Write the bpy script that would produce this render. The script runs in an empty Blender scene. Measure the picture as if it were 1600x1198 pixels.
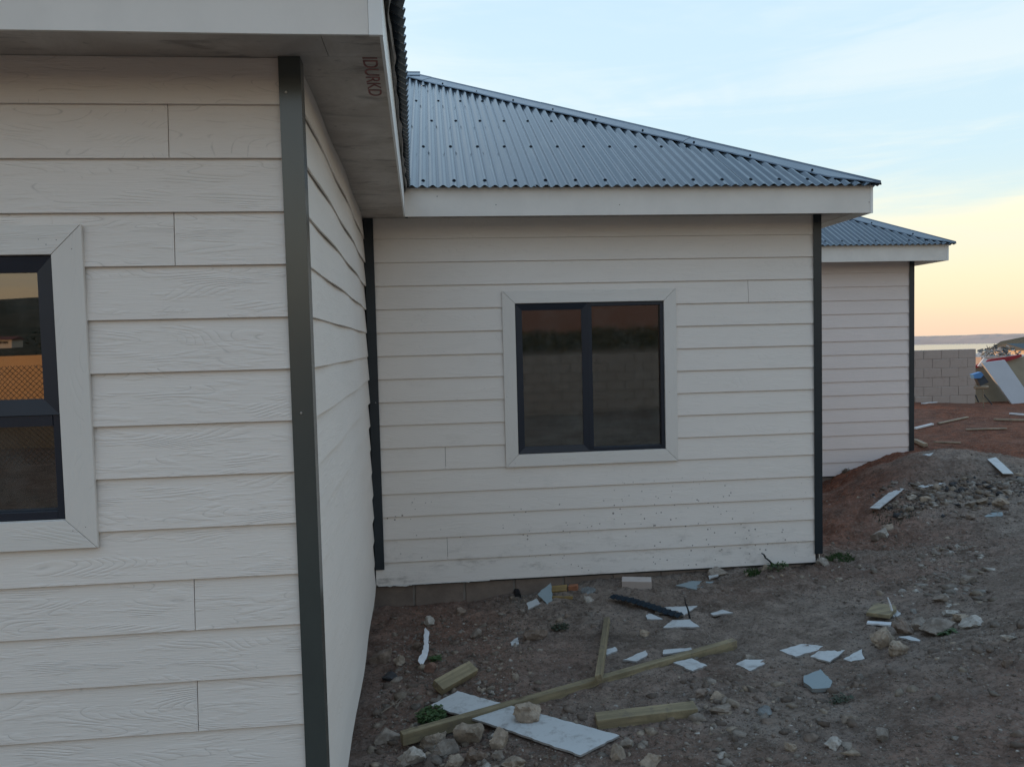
import bpy, bmesh, math, random
import numpy as np
from mathutils import Vector, Matrix
random.seed(7); rng = np.random.default_rng(11)
S = bpy.context.scene
COL = S.collection
# ------------------------------------------------------------------ camera
F_PX, YAW, PITCH, ROLL = 1185.67, 0.0962, 0.0508, -0.0247
_f = np.array([math.sin(YAW)*math.cos(PITCH), math.cos(YAW)*math.cos(PITCH), -math.sin(PITCH)])
_r = np.array([math.cos(YAW), -math.sin(YAW), 0.0]); _u = np.cross(_r, _f)
_c, _s = math.cos(ROLL), math.sin(ROLL)
R_, U_ = _c*_r+_s*_u, -_s*_r+_c*_u
cd = bpy.data.cameras.new('camera'); cam = bpy.data.objects.new('camera', cd); COL.objects.link(cam)
cd.sensor_width = 36; cd.lens = 36*F_PX/1600; cd.clip_start = .05; cd.clip_end = 30000
cam.matrix_world = Matrix(((R_[0], U_[0], -_f[0], 0), (R_[1], U_[1], -_f[1], 0), (R_[2], U_[2], -_f[2], 0), (0, 0, 0, 1)))
S.camera = cam
# ------------------------------------------------------------------ light
SUN_EL, SUN_AZ = math.radians(3.0), math.radians(-50.0)      # azimuth from +Y towards +X
S.view_settings.view_transform = 'Standard'; S.view_settings.look = 'None'
S.view_settings.gamma = 1; S.view_settings.use_curve_mapping = False
S.view_settings.exposure = 0.08
world = bpy.data.worlds.new('World'); S.world = world; world.use_nodes = True

class NT:
    """small helper to write node trees"""
    def __init__(s, tree): s.t = tree; s.n = tree.nodes; s.l = tree.links; s.n.clear()
    def node(s, typ, inputs=None, **kw):
        n = s.n.new(typ)
        for k, v in kw.items(): setattr(n, k, v)
        for k, v in (inputs or {}).items():
            if isinstance(v, bpy.types.NodeSocket): s.l.new(v, n.inputs[k])
            else: n.inputs[k].default_value = v
        return n
    def math(s, op, a, b=None, c=None, clamp=False):
        n = s.n.new('ShaderNodeMath'); n.operation = op; n.use_clamp = clamp
        for i, v in enumerate((a, b, c)):
            if v is None: continue
            if isinstance(v, bpy.types.NodeSocket): s.l.new(v, n.inputs[i])
            else: n.inputs[i].default_value = v
        return n.outputs[0]
    def mix(s, fac, a, b, mode='MIX'):
        n = s.n.new('ShaderNodeMix'); n.data_type = 'RGBA'; n.blend_type = mode; n.clamp_factor = True
        for i, v in ((0, fac), (6, a), (7, b)):
            if isinstance(v, bpy.types.NodeSocket): s.l.new(v, n.inputs[i])
            else: n.inputs[i].default_value = (v if i == 0 else (*v, 1) if len(v) == 3 else v)
        return n.outputs[2]
    def ramp(s, fac, stops, interp='LINEAR'):
        n = s.n.new('ShaderNodeValToRGB'); s.l.new(fac, n.inputs[0]); e = n.color_ramp.elements
        n.color_ramp.interpolation = interp
        while len(e) < len(stops): e.new(.5)
        for el, (p, c) in zip(e, stops): el.position = p; el.color = (*c, 1) if len(c) == 3 else c
        return n.outputs[0]
    def sep(s, v):
        n = s.node('ShaderNodeSeparateXYZ', {0: v}); return n.outputs
    def comb(s, x, y, z):
        return s.node('ShaderNodeCombineXYZ', {0: x, 1: y, 2: z}).outputs[0]
    def noise(s, vec, scale, detail=2, rough=.5, dist=0.0):
        return s.node('ShaderNodeTexNoise', {'Vector': vec, 'Scale': scale, 'Detail': detail, 'Roughness': rough, 'Distortion': dist}).outputs[0]
    def smooth(s, v, a, b):
        n = s.node('ShaderNodeMapRange', {0: v, 1: a, 2: b, 3: 0.0, 4: 1.0}); n.interpolation_type = 'SMOOTHSTEP'; return n.outputs[0]

w = NT(world.node_tree)
geo = w.node('ShaderNodeTexCoord').outputs['Generated']
dx, dy, dz = w.sep(geo)
sky = w.node('ShaderNodeTexSky', sky_type='NISHITA', sun_disc=False, sun_elevation=SUN_EL, sun_rotation=SUN_AZ,
             altitude=30, air_density=1.0, dust_density=1.6, ozone_density=1.0).outputs[0]
# thin high cloud: veils on a plane overhead, lit by the low sun (warm low down, white overhead)
el = w.math('MAXIMUM', dz, 0.015)
px_ = w.math('DIVIDE', dx, w.math('ADD', el, .10)); py_ = w.math('DIVIDE', dy, w.math('ADD', el, .10))
cvec = w.comb(w.math('MULTIPLY', px_, 1.0), w.math('MULTIPLY', py_, 1.0), 0.0)
n1 = w.noise(cvec, .55, 7, .6, .9)
n2 = w.noise(w.comb(w.math('MULTIPLY', dx, 2.0), w.math('MULTIPLY', dy, 2.0), w.math('MULTIPLY', dz, 16.0)), 1.3, 7, .55, .5)
veil = w.smooth(w.math('ADD', w.math('MULTIPLY', n1, .5), w.math('MULTIPLY', n2, .5)), .44, .60)
az = w.node('ShaderNodeVectorMath', {0: geo, 1: (math.sin(SUN_AZ+.5), math.cos(SUN_AZ+.5), 0)}, operation='DOT_PRODUCT').outputs['Value']
side = w.smooth(az, -1.0, .35)
glow = w.ramp(w.math('MAXIMUM', dz, 0.0), [(0.0, (.90, .66, .48)), (.03, (.96, .79, .53)), (.075, (.90, .84, .62)), (.13, (.68, .80, .78)), (.20, (.60, .78, .87)), (.36, (.58, .77, .90)), (.6, (.46, .68, .90)), (1.0, (.38, .60, .90))])
back = w.ramp(w.math('MAXIMUM', dz, 0.0), [(0.0, (.92, .52, .30)), (.06, (.84, .58, .36)), (.14, (.72, .66, .50)), (.28, (.56, .66, .74)), (.6, (.40, .63, .92)), (1.0, (.32, .56, .92))])
base = w.mix(side, back, glow)
cloudc = w.ramp(w.math('MAXIMUM', dz, 0.0), [(0.0, (.93, .68, .50)), (.06, (.97, .82, .58)), (.15, (.96, .90, .70)), (.25, (.92, .93, .88)), (.4, (.85, .91, .93)), (1.0, (.72, .82, .95))])
cloudc = w.mix(w.math('SUBTRACT', 1.0, side), cloudc, (.55, .50, .46))
veil = w.math('MULTIPLY', veil, w.math('SUBTRACT', 1.0, w.math('MULTIPLY', w.smooth(dz, .16, .34), .45)))
col = w.mix(w.math('MULTIPLY', veil, .66), base, cloudc)
# broad low cloud bank to the north east, its upper edge rising eastwards
ax_ = w.math('DIVIDE', dx, w.math('MAXIMUM', dy, .05))
edge = w.math('ADD', w.math('ADD', .122, w.math('MULTIPLY', w.math('MINIMUM', w.math('SUBTRACT', ax_, .635), .9), .17)), w.math('MULTIPLY', w.math('SUBTRACT', n2, .5), .05))
bank = w.math('MULTIPLY', w.smooth(w.math('SUBTRACT', edge, dz), -.012, .022), w.math('MULTIPLY', w.smooth(ax_, .40, .66), w.smooth(ax_, 6.0, 2.0)))
bank = w.math('MULTIPLY', bank, w.math('ADD', .55, w.math('MULTIPLY', w.smooth(n2, .40, .60), .40)))
col = w.mix(w.math('MULTIPLY', bank, 1.0), col, cloudc)
below = w.smooth(dz, -.004, -.05)
col = w.mix(below, col, (.16, .13, .11))
skyc = w.mix(1.0, col, w.mix(1.0, sky, (.05, .05, .05), 'MULTIPLY'), 'ADD')
w.node('ShaderNodeOutputWorld', {0: w.node('ShaderNodeBackground', {0: skyc, 1: 1.0}).outputs[0]})

sl = bpy.data.lights.new('sun', 'SUN'); sl.energy = 3.0; sl.angle = math.radians(.5); sl.color = (1, .56, .28)
sun = bpy.data.objects.new('sun', sl); COL.objects.link(sun)
sd = Vector((math.sin(SUN_AZ)*math.cos(SUN_EL), math.cos(SUN_AZ)*math.cos(SUN_EL), math.sin(SUN_EL)))
sun.rotation_euler = sd.to_track_quat('Z', 'Y').to_euler()

# ------------------------------------------------------------------ rays through the photograph's pixels (survey helpers)
def ray(p): return R_*((p[0]-800)/F_PX) - U_*((p[1]-599)/F_PX) + _f
def on_y(p, Y): d = ray(p); return d*(Y/d[1])
def on_z(p, Z): d = ray(p); return d*(Z/d[2])

# ------------------------------------------------------------------ house levels
E_ = .18; Z1 = .8363; ZS = .996; ZB = Z1-15*E_          # board exposure, first lap, soffit, bottom of cladding
YA, YC, YD = 2.691, 5.952, 9.642
XA_POST, XA_FACE = -.51, -.442
B0, B1 = np.array([-.442, YA]), np.array([-.537, YC])
XC0, XC1, XC2 = -.537, 3.0613, 3.13
XD1, XD2 = 6.3018, 6.372
OH = .285; FB, FT = .957, 1.165; TAN = .565

# ------------------------------------------------------------------ materials
def new_mat(name):
    m = bpy.data.materials.new(name); m.use_nodes = True; return m, NT(m.node_tree)
def finish(t, color, rough, bump=None, bstr=.3, bdist=.002, **kw):
    inp = {'Base Color': color if isinstance(color, bpy.types.NodeSocket) else (*color, 1), 'Roughness': rough}
    inp.update(kw)
    b = t.node('ShaderNodeBsdfPrincipled', inp)
    if bump is not None:
        bn = t.node('ShaderNodeBump', {'Strength': bstr, 'Distance': bdist, 'Height': bump}); t.l.new(bn.outputs[0], b.inputs['Normal'])
    t.node('ShaderNodeOutputMaterial', {0: b.outputs[0]})
    return b
def obj_random(t): return t.node('ShaderNodeObjectInfo').outputs['Random']
def wpos(t): return t.node('ShaderNodeNewGeometry').outputs['Position']

def siding_mat(name, base=(.56, .545, .50), grain=1.0, mud=False, vertical=False, tone=None):
    m, t = new_mat(name)
    x, y, z = t.sep(wpos(t)); rn = obj_random(t)
    s = t.math('ADD', x, y)
    if vertical: s, z = z, s
    off = t.math('MULTIPLY', rn, 37.0)
    low = t.noise(t.comb(t.math('MULTIPLY', s, .9), t.math('MULTIPLY', z, 5.2), off), 1.0, 1.5, .5, .25)
    ring = t.math('SINE', t.math('MULTIPLY', low, 125.0))
    ring = t.math('POWER', t.math('ABSOLUTE', ring), .6)
    gate = t.smooth(t.noise(t.comb(t.math('MULTIPLY', s, 5.0), t.math('MULTIPLY', z, 24.0), off), 1.0, 3, .6), .47, .60)
    fine = t.noise(t.comb(t.math('MULTIPLY', s, 9.0), t.math('MULTIPLY', z, 190.0), off), 1.0, 3, .65, .3)
    h = t.math('ADD', t.math('MULTIPLY', t.math('MULTIPLY', ring, gate), .55*grain), t.math('MULTIPLY', fine, .55*grain))
    blot = t.noise(t.comb(t.math('MULTIPLY', s, 1.7), t.math('MULTIPLY', z, 3.0), off), 1.0, 4, .6)
    c = t.mix(blot, tuple(v*.93 for v in base), tuple(min(1, v*1.05) for v in base))
    c = t.mix(t.math('MULTIPLY', t.smooth(rn, 0, 1), .16), c, tuple(v*k for v, k in zip(base, (.92, .91, .90))))
    groove = t.math('MULTIPLY', t.math('MULTIPLY', t.smooth(ring, .45, .0), gate), .35*grain)
    c = t.mix(groove, c, tuple(v*.5 for v in base))
    dirt = t.smooth(t.noise(wpos(t), 2.3, 6, .7), .60, .80)
    c = t.mix(t.math('MULTIPLY', dirt, .18), c, (.30, .27, .23))
    if mud:
        zz = t.sep(wpos(t))[2]
        vor = t.node('ShaderNodeTexVoronoi', {'Vector': wpos(t), 'Scale': 22.0, 'Randomness': 1.0})
        size = t.math('MULTIPLY', t.noise(wpos(t), 9.0, 2), .30)
        spot = t.math('LESS_THAN', vor.outputs['Distance'], t.math('SUBTRACT', size, .03))
        patch = t.smooth(t.noise(wpos(t), 1.6, 3, .6), .42, .52)
        lowm = t.smooth(zz, -.95, -1.4)
        c = t.mix(t.math('MULTIPLY', t.math('MULTIPLY', spot, patch), t.math('MULTIPLY', lowm, .75)), c, (.07, .055, .045))
        smear = t.math('MULTIPLY', t.smooth(t.noise(t.comb(t.math('MULTIPLY', x, 3.5), 0.0, t.math('MULTIPLY', zz, 9.0)), 1.0, 6, .75), .50, .72), t.smooth(zz, -1.3, -1.9))
        c = t.mix(t.math('MULTIPLY', smear, .6), c, (.20, .17, .145))
    finish(t, c, .62, h, .8, .0022)
    return m

def plain(name, color, rough=.6, var=.15, nscale=8, bump=.2, bdist=.002, metallic=0.0, spec=.5, stretch=None):
    m, t = new_mat(name)
    p = wpos(t)
    if stretch:
        x, y, z = t.sep(p); p = t.comb(t.math('MULTIPLY', x, stretch[0]), t.math('MULTIPLY', y, stretch[1]), t.math('MULTIPLY', z, stretch[2]))
    n = t.noise(p, nscale, 6, .65)
    c = t.mix(t.smooth(n, .3, .7), tuple(v*(1-var) for v in color), tuple(min(1, v*(1+var)) for v in color))
    c = t.mix(t.math('MULTIPLY', obj_random(t), .25*min(1, var*4)), c, tuple(v*.75 for v in color))
    finish(t, c, rough, t.noise(p, nscale*6, 5, .7), bump, bdist, Metallic=metallic, **{'Specular IOR Level': spec})
    return m

M = {}
M['siding_near'] = siding_mat('painted_board_grain', (.76, .70, .64), 1.25)
M['siding_far'] = siding_mat('painted_board_pink_bounce', (.74, .645, .60), .5)  # pink tint stands in for light bounced off the red earth
M['siding'] = siding_mat('painted_board', (.76, .70, .64), .6)
M['siding_mud'] = siding_mat('painted_board_mud', (.76, .70, .64), .6, mud=True)
M['casing_v'] = siding_mat('casing_vertical', (.69, .65, .60), .5, vertical=True)
M['casing'] = siding_mat('casing_horizontal', (.71, .67, .62), .8)
M['fascia'] = plain('fascia_paint', (.71, .665, .61), .5, .05, 3, .1, .001)
M['fascia_bright'] = plain('fascia_corner', (.80, .79, .76), .45, .03, 3, .1, .001)  # whiter corner pieces; on east fascias the bright sky light is in the colour
# soffit: bare fibre cement with water stains
m, t = new_mat('soffit_board'); p = wpos(t); x, y, z = t.sep(p)
n = t.noise(p, 3.5, 7, .7, .4); st = t.noise(t.comb(t.math('MULTIPLY', x, 2.0), t.math('MULTIPLY', y, 7.0), 0.0), 1.6, 5, .6, .6)
c = t.mix(t.smooth(n, .35, .7), (.44, .39, .345), (.58, .53, .48))
c = t.mix(t.math('MULTIPLY', t.smooth(st, .54, .70), .55), c, (.15, .13, .12))
c = t.mix(t.math('MULTIPLY', t.smooth(t.noise(p, 24, 3, .6), .62, .75), .4), c, (.10, .09, .08))
finish(t, c, .8, n, .3, .002); M['soffit'] = m
M['post'] = plain('corner_post_paint', (.052, .060, .055), .24, .12, 3, .05, .0005, 0.0, .9, (1, 1, .5))
M['post_dark'] = plain('corner_post_dark', (.016, .024, .030), .35, .12, 3, .05, .0005, 0.0, .5, (1, 1, .5))
M['frame'] = plain('aluminium_frame', (.012, .018, .030), .40, .08, 6, .03, .0005, 0.0, .4)
M['screw'] = plain('bright_screw', (.5, .48, .45), .4, .05, 9, 0, .001, .8)
M['nail'] = plain('dark_nail', (.05, .045, .04), .6, .05, 9, 0)
M['cap_screw'] = plain('roof_screw', (.006, .008, .012), .9, .05, 9, 0, spec=.05)
M['dark'] = plain('dark_interior', (.045, .042, .04), .8, .1, 2, 0)
def roof_mat(name, base):
    m, t = new_mat(name); p = wpos(t); rn = obj_random(t)
    n = t.noise(p, 2.2, 6, .65)
    c = t.mix(t.smooth(n, .3, .7), tuple(v*.86 for v in base), tuple(v*1.12 for v in base))
    c = t.mix(t.math('MULTIPLY', rn, .6), c, tuple(v*.70 for v in base))
    c = t.mix(t.math('MULTIPLY', t.smooth(t.noise(t.comb(t.math('MULTIPLY', t.sep(p)[0], 14.0), t.math('MULTIPLY', t.sep(p)[1], 1.6), 0.0), 1.0, 4, .6), .52, .72), .30), c, (.20, .20, .19))
    spl = t.smooth(t.noise(p, 38, 4, .7), .66, .78)
    c = t.mix(t.math('MULTIPLY', spl, .5), c, (.30, .33, .35))
    r = t.math('ADD', .10, t.math('MULTIPLY', n, .12))
    finish(t, c, r, t.noise(p, 3, 2, .5), .06, .006, **{'Metallic': .0, 'Specular IOR Level': .75}); return m
M['roof'] = roof_mat('roof_sheet_paint', (.060, .080, .100))
M['cap'] = roof_mat('ridge_cap_paint', (.060, .085, .115))
# glass: tinted, reflective pane
m, t = new_mat('window_glass')
fr = t.node('ShaderNodeFresnel', {'IOR': 2.7})
gn = t.node('ShaderNodeBump', {'Strength': .05, 'Distance': .004, 'Height': t.noise(wpos(t), 2.5, 2, .5)})
t.l.new(gn.outputs[0], fr.inputs['Normal'])
gl = t.node('ShaderNodeBsdfGlossy', {'Color': (.95, .93, .88, 1), 'Roughness': .012}); t.l.new(gn.outputs[0], gl.inputs['Normal'])
tr = t.node('ShaderNodeBsdfTransparent', {'Color': (.42, .45, .44, 1)})
dust = t.node('ShaderNodeBsdfDiffuse', {'Color': (.30, .31, .29, 1)})
mx = t.node('ShaderNodeMixShader', {0: fr.outputs[0], 1: tr.outputs[0], 2: gl.outputs[0]})
dm = t.math('MULTIPLY', t.smooth(t.noise(wpos(t), 5, 7, .75), .42, .75), .10)
mx2 = t.node('ShaderNodeMixShader', {0: dm, 1: mx.outputs[0], 2: dust.outputs[0]})
t.node('ShaderNodeOutputMaterial', {0: mx2.outputs[0]}); M['glass'] = m
# glass: tinted, reflective pane
m, t = new_mat('window_glass_rippled')
fr = t.node('ShaderNodeFresnel', {'IOR': 2.7})
gn = t.node('ShaderNodeBump', {'Strength': .10, 'Distance': .004, 'Height': t.noise(wpos(t), 2.5, 2, .5)})
t.l.new(gn.outputs[0], fr.inputs['Normal'])
gl = t.node('ShaderNodeBsdfGlossy', {'Color': (.95, .93, .88, 1), 'Roughness': .035}); t.l.new(gn.outputs[0], gl.inputs['Normal'])
tr = t.node('ShaderNodeBsdfTransparent', {'Color': (.42, .45, .44, 1)})
dust = t.node('ShaderNodeBsdfDiffuse', {'Color': (.30, .31, .29, 1)})
mx = t.node('ShaderNodeMixShader', {0: fr.outputs[0], 1: tr.outputs[0], 2: gl.outputs[0]})
dm = t.math('MULTIPLY', t.smooth(t.noise(wpos(t), 5, 7, .75), .42, .75), .10)
mx2 = t.node('ShaderNodeMixShader', {0: dm, 1: mx.outputs[0], 2: dust.outputs[0]})
t.node('ShaderNodeOutputMaterial', {0: mx2.outputs[0]}); M['glass_rippled'] = m
M['block'] = plain('concrete_block', (.30, .26, .225), .9, .16, 5, .6, .004)
M['block_red'] = plain('foundation_block', (.20, .155, .125), .95, .22, 4, .6, .004)
M['mortar'] = plain('mortar', (.26, .23, .20), .95, .2, 9, .6, .004)
M['underlay'] = plain('torn_underlay', (.30, .29, .28), .5, .4, 9, .3, .002)
M['core'] = plain('board_core', (.62, .60, .56), .85, .15, 20, .3)
M['red_ink'] = plain('red_marker', (.26, .11, .10), .8, .4, 30, 0)
M['offcut'] = plain('fibre_cement_offcut', (.50, .515, .51), .7, .12, 7, .25, .001)
M['offcut_blue'] = plain('fibre_cement_blue', (.24, .30, .31), .7, .15, 9, .3, .001)
def dirty(name, base, dirt=(.13, .10, .08), amt=.6, rough=.75):
    m, t = new_mat(name); p = wpos(t)
    n = t.noise(p, 9, 7, .72, .3); n2 = t.noise(p, 55, 5, .75)
    c = t.mix(t.noise(p, 3, 4, .6), tuple(q*.86 for q in base), tuple(q*1.08 for q in base))
    c = t.mix(t.math('MULTIPLY', t.smooth(n, .50, .68), amt), c, dirt)
    c = t.mix(t.math('MULTIPLY', t.smooth(n2, .58, .70), .5), c, tuple(q*.6 for q in base))
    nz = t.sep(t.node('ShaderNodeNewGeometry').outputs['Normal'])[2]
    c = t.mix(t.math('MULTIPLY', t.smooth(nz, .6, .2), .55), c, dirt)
    finish(t, c, rough, t.math('ADD', n, t.math('MULTIPLY', n2, .5)), .5, .003); return m
M['offcut'] = dirty('fibre_cement_offcut', (.50, .51, .50), amt=.5)
M['offcut_blue'] = dirty('fibre_cement_blue', (.24, .29, .30), amt=.5)
M['block'] = dirty('concrete_block', (.50, .43, .385), (.32, .25, .21), .45, .9)
def wood_mat(name, base):
    m, t = new_mat(name)
    g = t.node('ShaderNodeTexCoord').outputs['Object']; x, y, z = t.sep(g)
    v = t.comb(t.math('MULTIPLY', x, 1.6), t.math('MULTIPLY', y, 30.0), t.math('MULTIPLY', z, 30.0))
    n = t.noise(v, 1.0, 5, .6, .6); b = t.noise(g, 7, 5, .7)
    c = t.mix(t.smooth(n, .35, .68), tuple(q*.55 for q in base), base)
    c = t.mix(t.math('MULTIPLY', t.smooth(b, .45, .70), .7), c, tuple(q*.45 for q in base))
    kn = t.node('ShaderNodeTexVoronoi', {'Vector': t.comb(t.math('MULTIPLY', x, 4.0), t.math('MULTIPLY', y, 9.0), t.math('MULTIPLY', z, 9.0)), 'Scale': 1.0, 'Randomness': 1.0})
    c = t.mix(t.math('MULTIPLY', t.smooth(kn.outputs['Distance'], .20, .07), .85), c, (.05, .032, .018))
    c = t.mix(t.math('MULTIPLY', t.smooth(t.noise(wpos(t), 14, 6, .75), .54, .66), .6), c, (.12, .095, .075))
    finish(t, c, .8, n, .5, .002); return m
M['wood'] = wood_mat('treated_pine', (.31, .25, .145))
M['wood_pale'] = wood_mat('raw_pine', (.42, .33, .23))
M['wood_yellow'] = wood_mat('yellow_pine', (.33, .22, .08))
M['teal'] = plain('dark_flashing', (.012, .020, .028), .75, .1, 6, .1, spec=.2)
M['black'] = plain('black_plastic', (.010, .011, .013), .5, .1, 6, .1)
M['white_plastic'] = plain('white_plastic', (.62, .63, .64), .5, .06, 6, .1)
M['brick'] = plain('brick_red', (.30, .12, .06), .9, .2, 14, .5)
M['tan_panel'] = plain('tan_wall_panel', (.30, .27, .20), .8, .18, 1.6, .2)
M['white_panel'] = plain('white_wall_panel', (.46, .49, .53), .55, .05, 2, .1)
M['red_sheet'] = plain('red_sheet', (.30, .012, .025), .5, .12, 4, .1)
M['blue'] = plain('blue_plastic', (.07, .22, .48), .5, .1, 6, .1)
M['slate'] = plain('dark_slate_plastic', (.030, .040, .055), .6, .3, 12, .2)
M['orange_wall'] = plain('peach_wall', (.80, .47, .22), .8, .06, 1.2, .1)
M['grey_wall'] = plain('grey_wall', (.10, .105, .095), .8, .1, 1.2, .1)
M['wire'] = plain('fence_wire', (.05, .045, .04), .6, .1, 6, 0)
M['house_white'] = plain('far_house_white', (.66, .56, .46), .8, .05, 1, 0)
M['house_roof'] = plain('far_roof_red', (.16, .05, .035), .8, .1, 1, 0)
M['dark_roof'] = plain('far_roof_dark', (.03, .045, .055), .7, .1, 1, 0)
M['twig'] = plain('dry_twig', (.20, .16, .12), .9, .2, 20, .3)
def leaf_mat(name, c1, c2):
    m, t = new_mat(name)
    c = t.mix(t.noise(wpos(t), 40, 2), c1, c2); finish(t, c, .6); return m
M['leaf'] = leaf_mat('weed_leaf', (.018, .045, .010), (.05, .10, .022))
M['leaf_dark'] = leaf_mat('bush_leaf', (.012, .022, .010), (.035, .045, .018))
# rocks: colour from attribute
def rock_mat(name):
    m, t = new_mat(name); p = wpos(t)
    a = t.node('ShaderNodeAttribute', attribute_name='tint').outputs['Color']
    n = t.noise(p, 22, 7, .7); n2 = t.noise(p, 90, 4, .7)
    c = t.mix(t.smooth(n, .35, .7), (.62, .60, .58), (1.18, 1.18, 1.18)); c = t.mix(1.0, a, c, 'MULTIPLY')
    c = t.mix(t.math('MULTIPLY', t.smooth(n2, .55, .75), .35), c, (.05, .042, .036))
    finish(t, c, .9, t.math('ADD', n, t.math('MULTIPLY', n2, .4)), .7, .006); return m
M['rock'] = rock_mat('stone')
def ground_mat():
    m, t = new_mat('dirt'); p = wpos(t)
    red = t.node('ShaderNodeAttribute', attribute_name='red').outputs['Fac']
    n0 = t.noise(p, .9, 5, .6, .3); n1 = t.noise(p, 5.5, 8, .72, .2); n2 = t.noise(p, 42, 7, .75); n3 = t.noise(p, 190, 4, .7)
    grey = t.mix(t.smooth(n1, .3, .7), (.180, .137, .107), (.390, .308, .248))
    grey = t.mix(t.math('MULTIPLY', t.smooth(n0, .40, .62), .55), grey, (.185, .132, .102))
    redc = t.mix(t.smooth(n1, .3, .7), (.11, .036, .018), (.31, .105, .052))
    patch = t.smooth(t.noise(p, 2.1, 7, .68, .5), .50, .62)
    grey = t.mix(t.math('MULTIPLY', patch, .55), grey, (.37, .305, .255))
    damp = t.smooth(t.noise(p, 1.3, 6, .7, .8), .44, .36)
    grey = t.mix(t.math('MULTIPLY', damp, .5), grey, (.105, .078, .060))
    c = t.mix(red, grey, redc)
    c = t.mix(t.math('MULTIPLY', t.smooth(n2, .53, .64), .60), c, (.33, .285, .24))
    n4 = t.noise(p, 24, 6, .8, .4); c = t.mix(t.math('MULTIPLY', t.smooth(n4, .50, .40), .50), c, (.070, .050, .039))
    c = t.mix(t.math('MULTIPLY', t.smooth(n2, .46, .36), .65), c, (.060, .043, .033))
    vor = t.node('ShaderNodeTexVoronoi', {'Vector': p, 'Scale': 75.0, 'Randomness': 1.0})
    vc = t.sep(vor.outputs['Color'])[0]
    peb = t.math('MULTIPLY', t.math('LESS_THAN', vor.outputs['Distance'], .34), t.math('GREATER_THAN', vc, .70))
    c = t.mix(t.math('MULTIPLY', peb, .5), c, t.mix(t.sep(vor.outputs['Color'])[1], (.14, .125, .11), (.30, .27, .235)))
    far = t.smooth(t.node('ShaderNodeVectorMath', {0: p}, operation='LENGTH').outputs['Value'], 22.0, 70.0)
    c = t.mix(far, c, t.mix(t.smooth(t.noise(p, .05, 6, .6), .4, .6), (.030, .030, .015), (.075, .055, .030)))
    c = t.mix(t.math('MULTIPLY', far, t.smooth(red, .5, .9)), c, (.17, .065, .035))
    h = t.math('ADD', t.math('ADD', t.math('MULTIPLY', n2, .75), t.math('MULTIPLY', n3, .25)), t.math('MULTIPLY', peb, .10))
    h = t.math('ADD', h, t.math('MULTIPLY', n1, .5))
    finish(t, c, .95, h, 1.0, .034, **{'Specular IOR Level': .2}); return m
M['ground'] = ground_mat()

# ------------------------------------------------------------------ object helpers
def mesh_obj(name, verts, faces, mat, parent=None, smooth=False, origin=None):
    me = bpy.data.meshes.new(name)
    vs = [tuple(float(q) for q in v) for v in verts]
    if origin is not None: vs = [(v[0]-origin[0], v[1]-origin[1], v[2]-origin[2]) for v in vs]
    me.from_pydata(vs, [], faces); me.update()
    o = bpy.data.objects.new(name, me); COL.objects.link(o)
    if origin is not None: o.location = [float(q) for q in origin]
    if mat: me.materials.append(M[mat] if isinstance(mat, str) else mat)
    if parent: parent_to(o, parent)
    if smooth: me.polygons.foreach_set('use_smooth', [True]*len(me.polygons))
    return o
def parent_to(o, parent):
    loc = Vector(parent.location); q = parent.parent
    while q: loc += Vector(q.location); q = q.parent
    o.parent = parent; o.location = Vector(o.location)-loc
def tag(o, label=None, cat=None, group=None, kind=None):
    if label: o['label'] = label
    if cat: o['category'] = cat
    if group: o['group'] = group
    if kind: o['kind'] = kind
    return o
def empty(name, loc=(0, 0, 0), parent=None):
    o = bpy.data.objects.new(name, None); COL.objects.link(o); o.location = loc; o.empty_display_size = .2
    if parent: parent_to(o, parent)
    return o
class MB:
    def __init__(s): s.v = []; s.f = []
    def add(s, vs, fs):
        b = len(s.v); s.v += [tuple(float(q) for q in v) for v in vs]; s.f += [tuple(i+b for i in f) for f in fs]; return s
    def box(s, p0, p1):
        x0, y0, z0 = p0; x1, y1, z1 = p1
        return s.add([(x0,y0,z0),(x1,y0,z0),(x1,y1,z0),(x0,y1,z0),(x0,y0,z1),(x1,y0,z1),(x1,y1,z1),(x0,y1,z1)],
                     [(0,3,2,1),(4,5,6,7),(0,1,5,4),(1,2,6,5),(2,3,7,6),(3,0,4,7)])
    def prism(s, poly, ext):
        """poly: 3D points in order; ext: extrusion vector"""
        n = len(poly); e = np.array(ext, float)
        vs = [np.array(q, float) for q in poly]+[np.array(q, float)+e for q in poly]
        fs = [tuple(range(n))[::-1], tuple(range(n, 2*n))]+[(i, (i+1) % n, n+(i+1) % n, n+i) for i in range(n)]
        return s.add(vs, fs)
    def tube(s, pts, r, n=6, r1=None):
        pts = [np.array(q, float) for q in pts]; base = len(s.v); m = len(pts)
        for i, q in enumerate(pts):
            d = pts[min(i+1, m-1)]-pts[max(i-1, 0)]; d = d/(np.linalg.norm(d)+1e-9)
            a = np.cross(d, (0, 0, 1)); 
            if np.linalg.norm(a) < 1e-3: a = np.array((1., 0, 0))
            a = a/np.linalg.norm(a); b = np.cross(d, a); rr = r if r1 is None else r+(r1-r)*i/(m-1)
            for k in range(n):
                an = 2*math.pi*k/n; s.v.append(tuple(q+rr*(math.cos(an)*a+math.sin(an)*b)))
        for i in range(m-1):
            for k in range(n):
                s.f.append((base+i*n+k, base+i*n+(k+1) % n, base+(i+1)*n+(k+1) % n, base+(i+1)*n+k))
        s.f.append(tuple(base+k for k in range(n))[::-1]); s.f.append(tuple(base+(m-1)*n+k for k in range(n)))
        return s
    def obj(s, name, mat, parent=None, **kw): return mesh_obj(name, s.v, s.f, mat, parent, **kw)
def fix_normals(o):
    bm = bmesh.new(); bm.from_mesh(o.data); bmesh.ops.recalc_face_normals(bm, faces=bm.faces); bm.to_mesh(o.data); bm.free(); return o
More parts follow.
